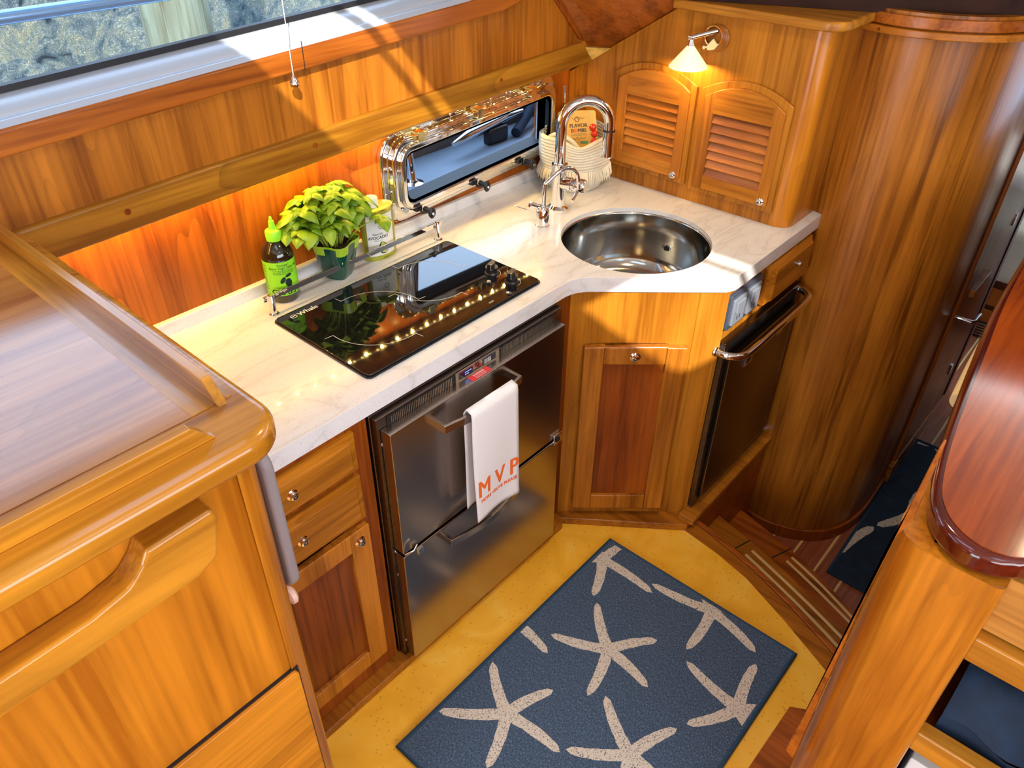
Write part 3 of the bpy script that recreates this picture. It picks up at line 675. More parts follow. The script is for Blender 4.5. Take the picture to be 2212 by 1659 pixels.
for kx, ky in ((1.308, 1.213), (1.308, 1.143)):
    k = B().lathe([(0, 0), (.0185, 0), (.0185, .003), (.0155, .006), (.0155, .014), (.0165, .015), (.0165, .020), (0, .021)], (kx, ky, .924), seg=32).prism(fillet([(-.017, -.008), (.017, -.004), (.017, .004), (-.017, .008)], .003, 3), 0, .012).build
    kb = B().lathe([(0, 0), (.0185, 0), (.0185, .003), (.0155, .006), (.0155, .014), (.0165, .015), (.0165, .020), (0, .021)], (kx, ky, .924), seg=32)
    kb.prism([(kx+x*.93-y*.36, ky+x*.36+y*.93) for x, y in fillet([(-.016, -.008), (.016, -.0045), (.016, .0045), (-.016, .008)], .003, 3)], .943, .956)
    kn = kb.build('control_knob', 'black', ck)
    B().box(-.0165, -.0008, 0, -.012, .0008, .016).xf(lambda v: Vector((kx+v.x*.8+v.y*.6, ky+v.x*.6-v.y*.8, .9405+v.z))).build('pointer', 'white_mark', kn)
    b = B()
    for i in range(16):
        a0 = -1.8+i*.12; a1 = a0+.12
        b.face([(kx+r*math.cos(a), ky+r*math.sin(a), .9244) for r, a in ((.0235, a0), (.0243, a0), (.0243, a1), (.0235, a1))])
    b.build('dial_mark', 'white_mark', kn)
    b = B(); s = 1 if ky > 1.18 else -1
    b.lathe([(.0052, .9244), (.0044, .9244)], (kx-.043+.004*s, ky-.030+.004*s, 0), seg=20); b.lathe([(.0046, .9244), (0, .9244)], (kx-.036-.011*(s < 0), ky-.027-.006*(s < 0)+.004, 0), seg=20)
    b.build('burner_symbol', 'white_mark', kn)
# fiddle rail
fr = thing('fiddle_rail', 'flat stainless rail on two chrome posts behind the cooktop', 'rail', (1.09, 1.476, .915))
B().box(.795, 1.478, .952, 1.385, 1.482, .966).build('bar', 'chrome', fr, bevel=.0008)
for px in (.813, 1.366):
    B().lathe([(0, 0), (.0125, 0), (.0125, .002), (.008, .005), (.0075, .050), (.0065, .0535), (0, .0535)], (px, 1.475, .915), seg=24).build('post', 'chrome', fr)

# ================================================================ BOTTLES, PLANT, BASKET
bt = thing('olive_oil_bottle', 'dark squeeze bottle with lime green cap and label at the left rail post', 'bottle', (.882, 1.528, .915))
bx, by = .882, 1.528; br = .0385
B().lathe([(0, 0), (br-.004, 0), (br, .005), (br, .118), (br-.004, .134), (br-.015, .150), (.0165, .156), (.0165, .160), (0, .160)], (bx, by, .915), seg=40).build('body', 'bottle', bt)
lb_ = B().lathe([(br+.0004, .022), (br+.0004, .112)], (bx, by, .915), seg=60).build('label', 'lime_label', bt)
cp_ = B().lathe([(0, .157), (.0185, .157), (.0190, .160), (.0190, .178), (.0175, .181), (.0085, .184), (.0078, .190), (.0062, .204), (.0040, .206), (.0035, .212), (.002, .215), (0, .215)], (bx, by, .915), seg=36).build('cap', 'lime', bt)
def wrap(cx, cy, cz, r, a0, tilt=0):
    return lambda x, y, z: (cx+(r+z)*math.cos(a0+x/r), cy+(r+z)*math.sin(a0+x/r), cz+y)
A0 = math.atan2(-by, -bx)+.03
b = B(); ww = wrap(bx, by, .915, br+.0006, A0, 0)
b.text('"Drizzle"', .0085, lambda x, y, z: ww(x+.006, y+.101, z), .0002, 'CENTER')
b.text('Extra Virgin Olive Oil', .0082, lambda x, y, z: ww(x+.008, y+.0935, z), .0002, 'CENTER')
for i in range(3): b.text('for drizzling, dipping and finishing', .0038, lambda x, y, z: ww(x+.006, y+.0885-i*.0042, z), .0001, 'CENTER')
b.text('FINISHING OIL', .0034, lambda x, y, z: ww(x-.006, y+.0435, z), .0001, 'CENTER')
b.text('GRAZA', .022, lambda x, y, z: ww(x+.004, y+.0245, z), .0002, 'CENTER', bold=.0006)
for sx, rot in ((-.5, 0), ):
    for i in range(9): b.text('oil oil oil oil', .0034, lambda x, y, z: ww(x-.050, y+.100-i*.008, z), .0001, 'CENTER')
def blob(b, cx, cy, rx, ry, rot, n=20):
    ps = []
    for i in range(n):
        a = 2*PI*i/n; x, y = rx*math.cos(a), ry*math.sin(a)
        ps.append(ww(cx+x*math.cos(rot)-y*math.sin(rot), cy+x*math.sin(rot)+y*math.cos(rot), .0003))
    c = ww(cx, cy, .0004); cv = b.bm.verts.new(c); vs = [b.bm.verts.new(p) for p in ps]
    for i in range(n): b.bm.faces.new((cv, vs[i], vs[(i+1) % n]))
blob(b, .014, .056, .0085, .0115, .15); blob(b, .001, .0645, .010, .0052, .95); blob(b, .016, .0755, .0085, .0038, .25)
for i in range(28):
    a = 2*PI*i/28; a1 = 2*PI*(i+1)/28
    b.face([ww(-.006+rx*math.cos(t), .0448+ry*math.sin(t), .0002) for rx, ry, t in ((.0165, .0042, a), (.0160, .0038, a), (.0160, .0038, a1), (.0165, .0042, a1))])
b.build('label_print', 'ink', lb_)

pot = thing('basil_plant', 'bright green potted basil in a dark green film wrapped pot', 'plant', (1.045, 1.520, .915))
px, py = 1.045, 1.520
b = B(); lev = [(.915, .030, .12), (.93, .036, .1), (.985, .047, .05), (1.012, .052, .03)]
def sq(r, k, n=32):
    out = []
    for i in range(n):
        a = 2*PI*i/n; c, s = math.cos(a), math.sin(a); m = (abs(c)**4+abs(s)**4)**(-.25)
        rr = r*m*(1+k*math.sin(5*a)*.15); out.append((rr*math.cos(a+.35), rr*math.sin(a+.35)))
    return out
rg = [[b.bm.verts.new((px+x, py+y, z)) for x, y in sq(r, k)] for z, r, k in lev]
for A, C in zip(rg, rg[1:]):
    for i in range(32): b.bm.faces.new((A[i], A[(i+1) % 32], C[(i+1) % 32], C[i]))
b.bm.faces.new(rg[0]); b.build('wrapped_pot', 'green_dk', pot)
b = B(); rg = [[b.bm.verts.new((px+x, py+y, z)) for x, y in sq(r, .4)] for z, r in ((.992, .0485), (1.018, .0535), (1.016, .050), (1.00, .048))]
for A, C in zip(rg, rg[1:]):
    for i in range(32): b.bm.faces.new((A[i], A[(i+1) % 32], C[(i+1) % 32], C[i]))
b.build('sleeve_rim', plain('lime_sleeve', (.38, .62, .03), .3, coat=.4), pot)
B().lathe([(0, 1.004), (.045, 1.002)], (px, py, 0), seg=24).build('soil', 'soil', pot)
random.seed(11); bs = B(); bl = B()
def leaf(b, p, d, up, L, Wd, curl):
    d = d.normalized(); s = d.cross(up).normalized(); n = s.cross(d).normalized()
    prof = [.05, .62, .92, 1, .95, .76, .42, 0]; m = len(prof)-1; rows = []
    for i, wv in enumerate(prof):
        t = i/m; c = p+d*(L*t)+n*(-curl*L*t*t+.10*L*math.sin(t*PI))
        hw = Wd*wv
        rows.append([b.bm.verts.new(c+s*hw*k+n*(-abs(k)**1.5*Wd*.32+(.05*Wd if abs(abs(k)-.5) < .1 else 0))) for k in (-1, -.5, 0, .5, 1)])
    for r1_, r2_ in zip(rows, rows[1:]):
        for j in range(4): b.bm.faces.new((r1_[j], r1_[j+1], r2_[j+1], r2_[j]))
tops = []
for i in range(50):
    a = random.uniform(0, 2*PI); rr = math.sqrt(random.random())
    ex = rr*.110*math.cos(a); ey = rr*.055*math.sin(a)-.010
    tops.append((ex-.024, ey, .075+.115*(1-rr**2)*random.uniform(.55, 1)+random.uniform(0, .03)))
tops += [(.006, 0, .175), (.03, .0, .165), (.125, -.045, .055), (-.125, .0, .095), (-.10, -.02, .14), (-.05, -.01, .185), (.08, -.02, .12)]
for ex, ey, h in tops:
    p0 = Vector((px+ex*.22, py+ey*.3, 1.0)); p2 = Vector((px+ex, min(py+ey, 1.565), 1.0+h*.92)); p1 = (p0+p2)/2+Vector((ex*-.1, 0, h*.2))
    bs.tube(curve_pts([p0, p1, p2], 4), .0016, 6)
    g = random.uniform(0, PI)
    for k in range(4):
        aa = g+k*PI/2+random.uniform(-.3, .3); big = 1 if k % 2 else .62
        d = Vector((math.cos(aa), math.sin(aa)*.8-.15, random.uniform(-.25, .35)))
        L = random.uniform(.036, .052)*(big if h < .15 else big*.8)
        leaf(bl, p2+Vector((0, 0, random.uniform(-.006, .004))), d, Vector((0, 0, 1)), L, L*.42, random.uniform(.25, .8))
    if h > .09:
        for k in range(2):
            aa = random.uniform(0, 2*PI); leaf(bl, p1, Vector((math.cos(aa), math.sin(aa)-.3, -.1)), Vector((0, 0, 1)), .036, .013, .5)
for v in bl.bm.verts: v.co.y = min(v.co.y, 1.585)
bs.build('stems', 'stem', pot); bl.build('foliage', 'leaf', pot, smooth=70)

tin = thing('avocado_oil_tin', 'pale avocado oil tin with white cap between basil and porthole', 'tin', (1.195, 1.528, .915))
B().lathe([(0, .0), (.052, .0), (.053, .003), (.052, .006), (.052, .135), (.053, .138), (.052, .141), (.040, .146), (0, .147)], (1.195, 1.528, .915), seg=48, sc2=(1, .62)).build('body', 'tin_side', tin)
B().lathe([(0, .0), (.046, -.002), (.053, .0), (.0535, .003)], (1.195, 1.528, 1.053), seg=48, sc2=(1, .62)).build('shoulder', 'tin_top', tin)
B().lathe([(0, 0), (.0175, 0), (.0175, .024), (.0155, .030), (0, .031)], (1.183, 1.528, 1.056), seg=32).build('cap', 'white', tin)
def tw_(x, y, z):
    a = x/.052-1.9; r = .0526+z
    return (1.195+r*math.cos(a), 1.528+r*.62*math.sin(a), .915+y)
b = B(); b.grid(lambda u, v: tw_(-.043+u*.09, .014+v*.115, 0), 24, 2); tl = b.build('label', 'label_w', tin)
b = B(); b.text('Naturally', .0085, lambda x, y, z: tw_(x-.008, y+.075, z+.0006), .0001, 'CENTER')
b.text('AVOCADO', .0125, lambda x, y, z: tw_(x-.008, y+.063, z+.0006), .0001, 'CENTER', bold=.0003)
b.text('100% pure oil', .0045, lambda x, y, z: tw_(x-.008, y+.057, z+.0006), .0001, 'CENTER')
b.text('NET 500 ml', .005, lambda x, y, z: tw_(x+.016, y+.004, z+.0008), .0001, 'CENTER')
b.build('label_print', 'ink', tl)
def tblob(b, cx, cy, rx, ry, rot, h, n=22):
    vs = []
    for i in range(n):
        a = 2*PI*i/n; x, y = rx*math.cos(a)*(1-.22*math.sin(a)), ry*math.sin(a)
        vs.append(b.bm.verts.new(tw_(cx+x*math.cos(rot)-y*math.sin(rot), cy+x*math.sin(rot)+y*math.cos(rot), h)))
    c = b.bm.verts.new(tw_(cx, cy, h))
    for i in range(n): b.bm.faces.new((c, vs[i], vs[(i+1) % n]))
av = B(); tblob(av, .006, .036, .0135, .0185, .3, .0006); av = av.build('avocado_picture', 'avo_dk', tl)
b = B(); tblob(b, .0075, .036, .0105, .016, .3, .0008); b.build('flesh', 'avo_lt', av)
b = B(); tblob(b, .0085, .0325, .0055, .006, 0, .0010); b.build('pit', 'avo_pit', av)
b = B(); b.face([tw_(x, y, .0006) for x, y in ((-.026, .024), (-.012, .024), (-.012, .032), (-.026, .032))]); b.build('seal_mark', plain('teal_seal', (.12, .35, .38), .5), tl)
b = B(); b.lathe([(.0075, 0), (.006, 0)], (0, 0, 0), seg=20).xf(lambda v: Vector(tw_(v.x+.004, v.y+.098, .0006))); b.build('emblem', 'ink', tl)

bk = thing('rope_basket', 'white coiled rope basket with fringe in the counter corner', 'basket', (1.972, 1.452, .915))
kx_, ky_ = 1.972, 1.452
def bprof(t): return .088+.030*t+.012*math.sin(t*PI)
prof = []
nc = 17; H = .178
for i in range(nc*6+1):
    t = i/(nc*6); prof.append((bprof(t)+.0042*abs(math.sin(t*nc*PI)), t*H))
inner = [(r-.010, z) for r, z in prof[::-1] if z > .012]
b = B(); b.lathe([(0, 0)]+prof+inner+[(0, .012)], (0, 0, 0), seg=72)
def bdef(v):
    a = math.atan2(v.y, v.x); t = v.z/H
    dip = -.030*math.exp(-((abs(((a+2.35+PI) % (2*PI))-PI))/.45)**2)*t**3
    k = 1+.03*math.sin(a*3)*t
    x = v.x*k; y = v.y*k*.94
    return Vector((kx_+x, min(ky_+y, 1.565), .915+v.z+dip+.006*math.sin(2*a)*t*t))
b.xf(lambda v: bdef(v)); b.xf(lambda v: Vector((min(v.x, 2.095), v.y, v.z))); b.build('woven_body', 'rope', bk)
random.seed(5); b = B(); bv = 0
for ringz, rr0, cnt in ((.078, .112, 230), (.070, .110, 170)):
    for i in range(cnt):
        a = 2*PI*i/cnt+random.uniform(-.01, .01); L = random.uniform(.030, .040); fl_ = random.uniform(.006, .018)
        c, s = math.cos(a), math.sin(a)
        p0 = Vector((kx_+rr0*c, ky_+rr0*.94*s, .915+ringz)); p1 = Vector((kx_+(rr0+fl_)*c, ky_+(rr0+fl_)*.94*s, .915+ringz-L))
        if p1.x > 2.095 or p1.y > 1.568: continue
        b.tube([p0, (p0+p1)/2+Vector((c, s, 0))*.004, p1], [.0018, .0022, .0008], 5)
fg = b.build('fringe', 'fringe', bk); fg['kind'] = 'stuff'
B().tube(curve_pts([(1.895, 1.500, 1.075), (1.905, 1.470, 1.088), (1.915, 1.425, 1.072), (1.920, 1.395, 1.045)], 6), .008, 10).build('rope_handle', 'rope', bk)
tk = thing('tomato_package', 'tomato pouch with kraft label standing in the rope basket', 'package', (1.995, 1.470, 1.03))
def pk(x, z, o=0):   # local frame of the leaning card
    o_ = Vector((1.985, 1.448, 1.035)); ux = Vector((.80, -.60, 0)); uz = Vector((.25, .33, .91)).normalized(); n = ux.cross(uz)
    return o_+ux*x+uz*z+n*(o)
def pkb(b, pts, o0, o1):
    lo = [b.bm.verts.new(pk(x, z, o0)) for x, z in pts]; hi = [b.bm.verts.new(pk(x, z, o1)) for x, z in pts]
    b.bm.faces.new(lo); b.bm.faces.new(hi); n = len(pts)
    for i in range(n): b.bm.faces.new((lo[i], lo[(i+1) % n], hi[(i+1) % n], hi[i]))
    return b
pkb(B(), fillet([(-.072, -.05), (.066, -.05), (.060, .108), (-.060, .112)], .008, 3), -.020, .004).build('pouch', plain('golden_pouch', (.62, .42, .10), .25, coat=.5), tk)
kl = pkb(B(), [(-.036, -.002), (.036, -.006), (.032, .098), (-.028, .101)], .004, .0055).build('kraft_label', 'kraft', tk)
b = B(); pt_ = lambda dx, dz: (lambda x, y, z: pk(x+dx, y+dz, .0058+z))
b.text('FLAVOR', .0165, pt_(0, .058), .0002, 'CENTER', bold=.0007); b.text('B   MBS', .0165, pt_(0, .043), .0002, 'CENTER', bold=.0007)
for i in range(2): b.text('small snacking tomatoes on the vine', .0035, pt_(0, .037-i*.0045), .0001, 'CENTER')
b.text('340 g  12 oz', .0045, pt_(-.015, .010), .0001, 'CENTER')
zz = [(-.02, .026), (-.012, .020), (-.006, .028), (.002, .019), (.008, .027), (.014, .021), (.022, .026)]
b.tube([pk(x, z, .0062) for x, z in zz], .0008, 5)
b.tube([pk(x, z+.062, .0062) for x, z in zz], .0006, 5)
b.lathe([(.006, 0), (.008, 0), (.008, .0006), (.006, .0006)], pk(-.004, .083, .0056), pk(0, 0, 1)-pk(0, 0, 0), 20)
b.build('label_print', 'ink_br', kl)
B().lathe([(0, 0), (.0065, 0), (.0065, .001), (0, .001)], pk(-.0115, .0485, .0056), pk(0, 0, 1)-pk(0, 0, 0), 20).build('orange_dot', 'orange', kl)
pkb(B(), [(.004, .007), (.030, .006), (.030, .014), (.004, .015)], .0056, .0060).build('green_patch', plain('teal_patch', (.05, .22, .17), .5), kl)
random.seed(9); b = B()
for x, z in ((-.055, -.02), (-.03, -.025), (-.005, -.022), (.02, -.026), (.045, -.018), (.050, .01), (.052, .035), (-.056, .01), (-.018, -.012), (.033, -.010), (.048, .055)):
    c = pk(x, z, .006); rr = .0125; b.lathe([(0, -rr), (rr*.7, -rr*.7), (rr, 0), (rr*.7, rr*.7), (0, rr)], c, (0, 0, 1), 14)
b.build('tomatoes', 'tomato', tk, smooth=80)

# ================================================================ GALLEY CABINETS
def knob(parent, c, axis, r=.0105):
    a = Vector(axis)
    k = B().lathe([(0, 0), (r*1.3, 0), (r*1.3, .0015), (r*1.05, .003), (r*.75, .0045), (r*.75, .006), (r*.95, .008), (r*.85, .0105), (r*.5, .012), (0, .0123)], c, a, 24).build('knob', 'chrome', parent)
    B().lathe([(r*.35, .0118), (r*.5, .0118), (r*.5, .0126), (r*.35, .0126)], c, a, 16).build('keyhole_ring', 'black', k)
    return k
def raised_front(x0, z0, x1, z1, y, d=.02, bw=.018):
    """drawer front with a chamfered border, facing -y"""
    b = B(); L = []
    for dx, yy in ((0, y), (0, y-d*.55), (bw*.75, y-d*.8), (bw, y-d)):
        L.append([b.bm.verts.new(p) for p in ((x0+dx, yy, z0+dx), (x1-dx, yy, z0+dx), (x1-dx, yy, z1-dx), (x0+dx, yy, z1-dx))])
    for A, C in zip(L, L[1:]):
        for i in range(4): b.bm.faces.new((A[i], A[(i+1) % 4], C[(i+1) % 4], C[i]))
    b.bm.faces.new(L[0][::-1]); b.bm.faces.new(L[-1]); return b
def shaker(x0, z0, x1, z1, y, d=.02, fw=.055, ch=.010):
    """frame-and-panel door facing -y: returns bmeshes frame, panel"""
    b = B()
    for (a0, c0, a1, c1) in ((x0, z0, x0+fw, z1), (x1-fw, z0, x1, z1), (x0+fw, z0, x1-fw, z0+fw), (x0+fw, z1-fw, x1-fw, z1)): b.box(a0, y-d, c0, a1, y, c1)
    p = B().box(x0+fw-.003, y-d*.45, z0+fw-.003, x1-fw+.003, y-.001, z1-fw+.003)
    return b, p
dc = thing('drawer_cabinet', 'cherry cabinet with two drawers over a panelled door left of the fridge', 'cabinet', (.55, 1.06, .028))
B().box(.34, 1.052, .028, .738, 1.50, .866).build('carcass', 'red_z', dc, bevel=.002)
for z0, z1, nm in ((.757, .858, 'upper'), (.610, .738, 'lower')):
    d = raised_front(.36, z0, .695, z1, 1.052).build('drawer', 'drawer_x', dc)
    knob(d, (.528, 1.034, (z0+z1)/2-.002), (0, -1, 0))
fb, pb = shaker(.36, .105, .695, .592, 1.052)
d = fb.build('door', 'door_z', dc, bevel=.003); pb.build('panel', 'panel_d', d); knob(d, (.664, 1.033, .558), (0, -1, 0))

# ---- refrigerator
fg_ = thing('refrigerator', 'stainless two-drawer refrigerator under the counter left of the corner cabinet', 'refrigerator', (1.06, 1.05, .028))
B().box(.742, 1.048, .030, 1.385, 1.5, .866).build('housing', 'steel_dark', fg_, bevel=.003)
B().prism([(.746, .030), (1.381, .030), (1.381, .862), (.746, .862)], 1.030, 1.048, 'xz', [[(.768, .05), (1.362, .05), (1.362, .828), (.768, .828)]]).build('frame', 'steel_dark', fg_, bevel=.0015)
gr = B().box(.775, 1.0285, .833, 1.356, 1.0305, .858).build('vent_grille', 'black', fg_)
b = B()
for x0, x1 in ((.785, .975), (1.140, 1.350)):
    n = int((x1-x0)/.0052)
    for i in range(n): b.box(x0+i*.0052, 1.0265, .835, x0+i*.0052+.0026, 1.0288, .856)
b.build('grille_bars', 'steel', gr)['kind'] = 'stuff'
cpn = B().box(.982, 1.0262, .831, 1.132, 1.0288, .860).build('control_panel', 'steel', fg_, bevel=.001)
B().box(.992, 1.0255, .838, 1.038, 1.0265, .855).build('display', 'screen', cpn)
b = B()
for i in range(5): b.box(1.012+i*.0045, 1.0250, .849, 1.0145+i*.0045, 1.0256, .8505)
for i in range(3): b.box(1.012+i*.0045, 1.0250, .843, 1.0145+i*.0045, 1.0256, .8445)
b.build('indicator', 'led_blue', cpn)
b = B().box(1.072, 1.0255, .838, 1.118, 1.0265, .855); b.build('button_panel', 'screen', cpn)
b = B()
for cx in (1.078, 1.090):
    b.prism([(cx, .841), (cx+.0095, .841), (cx+.0095, .852), (cx, .852)], 1.0248, 1.0256, 'xz', [[(cx+.0008, .8418), (cx+.0087, .8418), (cx+.0087, .8512), (cx+.0008, .8512)]])
    b.lathe([(.0022, 0), (.0030, 0), (.0030, .0006), (.0022, .0006)], (cx+.0048, 1.0252, .8465), (0, -1, 0), 14)
b.build('button_icons', 'white_mark', cpn)
b = B().lathe([(.0045, 0), (.0058, 0), (.0058, .0006), (.0045, .0006)], (1.054, 1.0258, .850), (0, -1, 0), 20)
b.text('isotherm', .0058, lambda x, y, z: (1.054+x, 1.0258-z, .8385+y), .0001, 'CENTER', bold=.0001); b.build('logo', 'ink', cpn)
for z in (.79, .445, .36, .09): B().lathe([(0, 0), (.0045, 0), (.0035, .002), (0, .002)], (.757, 1.030, z), (0, -1, 0), 10).build('screw', 'chrome', fg_)
def rdoor(z0, z1):
    b = B(); b.box(.755, .998, z0, 1.357, 1.030, z1); return b
ud = rdoor(.458, .834).build('freezer_drawer', 'steel', fg_, bevel=.003); ld = rdoor(.040, .446).build('fridge_drawer', 'steel', fg_, bevel=.003)
def rhandle(z0, z1, par):
    arc = [(1.0-0.0, .884), (.966, .884)]
    o = [(.884, 1.0), (.884, .966), (.93, .956), (.98, .949), (1.016, .947), (1.052, .949), (1.10, .956), (1.148, .966), (1.148, 1.0)]
    i_ = [(1.138, 1.0), (1.138, .973), (1.10, .964), (1.052, .957), (1.016, .955), (.98, .957), (.93, .964), (.894, .973), (.894, 1.0)]
    B().prism(o+i_, z0, z1).build('handle', 'steel', par, bevel=.0012)
rhandle(.776, .797, ud); rhandle(.404, .425, ld)
st = B().box(1.014, 1.002, .8342, 1.080, 1.022, .8346).build('warning_sticker', 'red_sticker', ud)
b = B(); b.text('WARNING', .0075, lambda x, y, z: (1.047+x, 1.014+y, .8348+z), .0001, 'CENTER', bold=.0002)
b.text('do not store explosive', .0038, lambda x, y, z: (1.047+x, 1.009+y, .8348+z), .0001, 'CENTER'); b.text('substances in this unit', .0038, lambda x, y, z: (1.047+x, 1.004+y, .8348+z), .0001, 'CENTER')
b.build('lettering', 'white_mark', st)
cb_ = B().box(1.325, .990, .440, 1.362, .998, .474).build('travel_catch', 'chrome', fg_, bevel=.002)
B().box(1.330, .986, .452, 1.345, .991, .466).build('catch_slot', 'black', cb_)
B().tube([(.757, .996, .458), (.775, .982, .470), (.790, .985, .478)], .0018, 6).box(.790, .982, .440, .806, .990, .460).build('travel_catch', 'chrome', fg_, bevel=.001)
# towel
def towelp(u, v):
    x = .947+.150*u+.014*v*(u-.2)+.004*math.sin(v*7+u*3)*v; 
    s = v*.66
    if s < .31: y = .968+.004*math.sin(u*9); z = .49+s
    elif s < .334: a = (s-.31)/.024*PI; y = .9545+.0135*math.cos(a); z = .8+.0135*math.sin(a)
    else: t = (s-.334)/.326; y = .941-.006*math.sin(u*PI*1.5+t*2)*t-.004*t; z = .8-t*.335
    z -= .012*u*(1 if s > .3 else 0)*((s-.3)/.36 if s > .3 else 0)
    return (x, y, z)
tw2 = B().grid(towelp, 14, 60).build('hand_towel', 'towel', None, smooth=80, solid=.0022)
twr = thing('dish_towel', 'white towel printed MVP in orange hanging from the fridge handle', 'towel', (1.02, .95, .80))
def reparent(o, root):
    o.data.transform(Matrix.LocRotScale(root.location, root.rotation_euler, None).inverted()); o.parent = root
reparent(tw2, twr); tw2.name = 'cloth'
def towf(x, z):   # front-face y at x,z
    t = (.8-z)/.335; u = (x-.947)/.155
    return .941-.006*math.sin(u*PI*1.5+t*2)*t-.004*t-.0022
b = B()
def tplace(dx, dz): return lambda x, y, z: (dx+x, towf(dx+x, dz+y)-z, dz+y-.10*(dx+x-.96))
b.text('M V P', .074, (lambda f: (lambda x, y, z: f(x*.86, y, z)))(tplace(1.028, .545)), .0004, 'CENTER', bold=.0016); b.text('MORE VEUVE PLEASE', .0150, tplace(1.030, .524), .0003, 'CENTER', bold=.0002)
b.build('lettering', 'orange', tw2)

# ---- corner cabinet (angled)
ang = math.atan2(U.y, U.x)
cc_ = thing('corner_cabinet', 'angled cherry corner cabinet below the sink with one panelled door', 'cabinet', (O2.x, O2.y, .028), ang)
body = fillet([(1.388, 1.061), (1.440, 1.061), (1.466, 1.048), tuple(O2+U*.385), (1.738, .742), (1.738, .775), tuple(O2+U*.36-Vector((-.7507, -.6606))*.013), tuple(O2+U*.01-Vector((-.7507, -.6606))*.013), (1.40, 1.085), (1.388, 1.085)], [0, 0, 0, .028, 0, 0, 0, 0, 0, 0], 8)
B().prism(body, .028, .866).build('carcass', 'cab_z', cc_, bevel=.001)
B().box(1.389, 1.0555, .030, 1.462, 1.0605, .865).build('recess_strip', 'panel_d', cc_)  # dark strip standing in for the recess beside the fridge
def L(s, o, z): return Vector((s, -o, z))
b = B(); z0, z1, s0, s1 = .036, .670, .030, .322   # local frame: x along face, -y outward; z relative to .028
fb, pb = shaker(s0, z0, s1, z1, 0, .022, .058)
b2 = B(); b2.bm.free()
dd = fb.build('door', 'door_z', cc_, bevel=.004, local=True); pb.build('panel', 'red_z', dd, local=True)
knob(dd, O2.to_3d()+Vector((-.7507, -.6606, 0))*.021+U.to_3d()*.176+Vector((0, 0, .028+.640)), (-.7507, -.6606, 0), .0115)
b = B(); pr_ = []
for k in range(9):
    t = k/8; a0 = ang-PI/2; 
pts = fillet([tuple(O2+U*.335+Vector((-.7507, -.6606))*.002), tuple(O2+U*.387+Vector((-.7507, -.6606))*.002), (1.745, .7385), (1.745, .80)], [0, .030, 0, 0], 8)
B().prism(pts, .029, .865).build('corner_post', 'cab_z', cc_, smooth=30)
# ---- right run
rc = thing('oven_side_cabinet', 'cherry cabinet run between corner cabinet and curved wall holding one drawer', 'cabinet', (2.0, .75, .045))
B().box(1.742, .745, .045, 2.31, .80, .866).build('carcass', 'cab_z', rc, bevel=.001)
d = raised_front(1.968, .728, 2.245, .862, .745, .034, .016).build('drawer', 'drawer_x', rc); knob(d, (2.140, .713, .808), (0, -1, 0), .009)
sw = thing('switch_panel', 'black bezel panel with two grey outlet modules beside the small drawer', 'switch', (1.845, .745, .79))
B().prism(rrect(1.752, .735, 1.940, .848, .008), .733, .745, 'xz').build('bezel', 'slate_frame', sw, bevel=.002)
for x0, x1 in ((1.768, 1.838), (1.856, 1.926)):
    mdl = B().prism(rrect(x0, .747, x1, .830, .004), .727, .734, 'xz').build('outlet_module', 'grey_plastic', sw, bevel=.0015)
    B().box(x0+.012, .722, .786, x1-.012, .728, .820).build('rocker', 'grey_plastic', mdl, bevel=.002)
    b = B()
    for dx in (.026, .040): b.box(x0+dx, .7262, .760, x0+dx+.003, .7272, .772)
    b.build('socket_slots', 'black', mdl)
fz = thing('ice_maker', 'dark stainless built-in ice maker with vent grille under the steel grab bar', 'appliance', (1.99, .73, .046))
B().prism([(1.748, .052), (2.243, .052), (2.243, .700), (1.748, .700)], .722, .745, 'xz', [[(1.772, .075), (2.228, .075), (2.228, .690), (1.772, .690)]]).build('frame', 'steel_dark', fz, bevel=.0015)
dr_ = B().box(1.777, .713, .080, 2.224, .740, .632).build('door', plain('bronze_steel', (.085, .05, .03), .22, .9), fz, bevel=.002)
B().prism([(1.775, .078), (2.226, .078), (2.226, .634), (1.775, .634)], .7115, .7135, 'xz', [[(1.779, .082), (2.222, .082), (2.222, .630), (1.779, .630)]]).build('edge_strip', 'steel', dr_)
lt = B().box(1.885, .7085, .555, 1.935, .7135, .600).build('latch', 'chrome', dr_, bevel=.001); B().box(1.895, .7075, .563, 1.925, .709, .580).build('latch_recess', 'black', lt)
bd = B().box(2.105, .7105, .560, 2.150, .7132, .574).build('badge', 'steel', dr_)
vg = B().box(1.772, .738, .640, 2.228, .742, .690).build('vent_grille', 'black', fz)
b = B()
for i in range(5): b.box(1.775, .728, .645+i*.009, 2.225, .739, .648+i*.009)
b.build('vent_slats', 'black', vg)
gb = thing('grab_bar', 'polished stainless grab bar across the top of the dark ice maker', 'handle', (1.99, .70, .66))
B().tube(curve_pts([(1.741, .740, .672), (1.745, .705, .670), (1.775, .680, .667), (1.83, .674, .665), (1.95, .674, .665), (2.08, .674, .665), (2.18, .676, .665), (2.228, .685, .668), (2.243, .712, .672), (2.244, .745, .674)], 6), .0115, 18).build('tube', 'chrome', gb)
for gx in (1.742, 2.244): B().lathe([(0, 0), (.017, 0), (.016, .004), (.012, .006)], (gx, .745, .672), (0, -1, 0), 20).build('flange', 'chrome', gb)

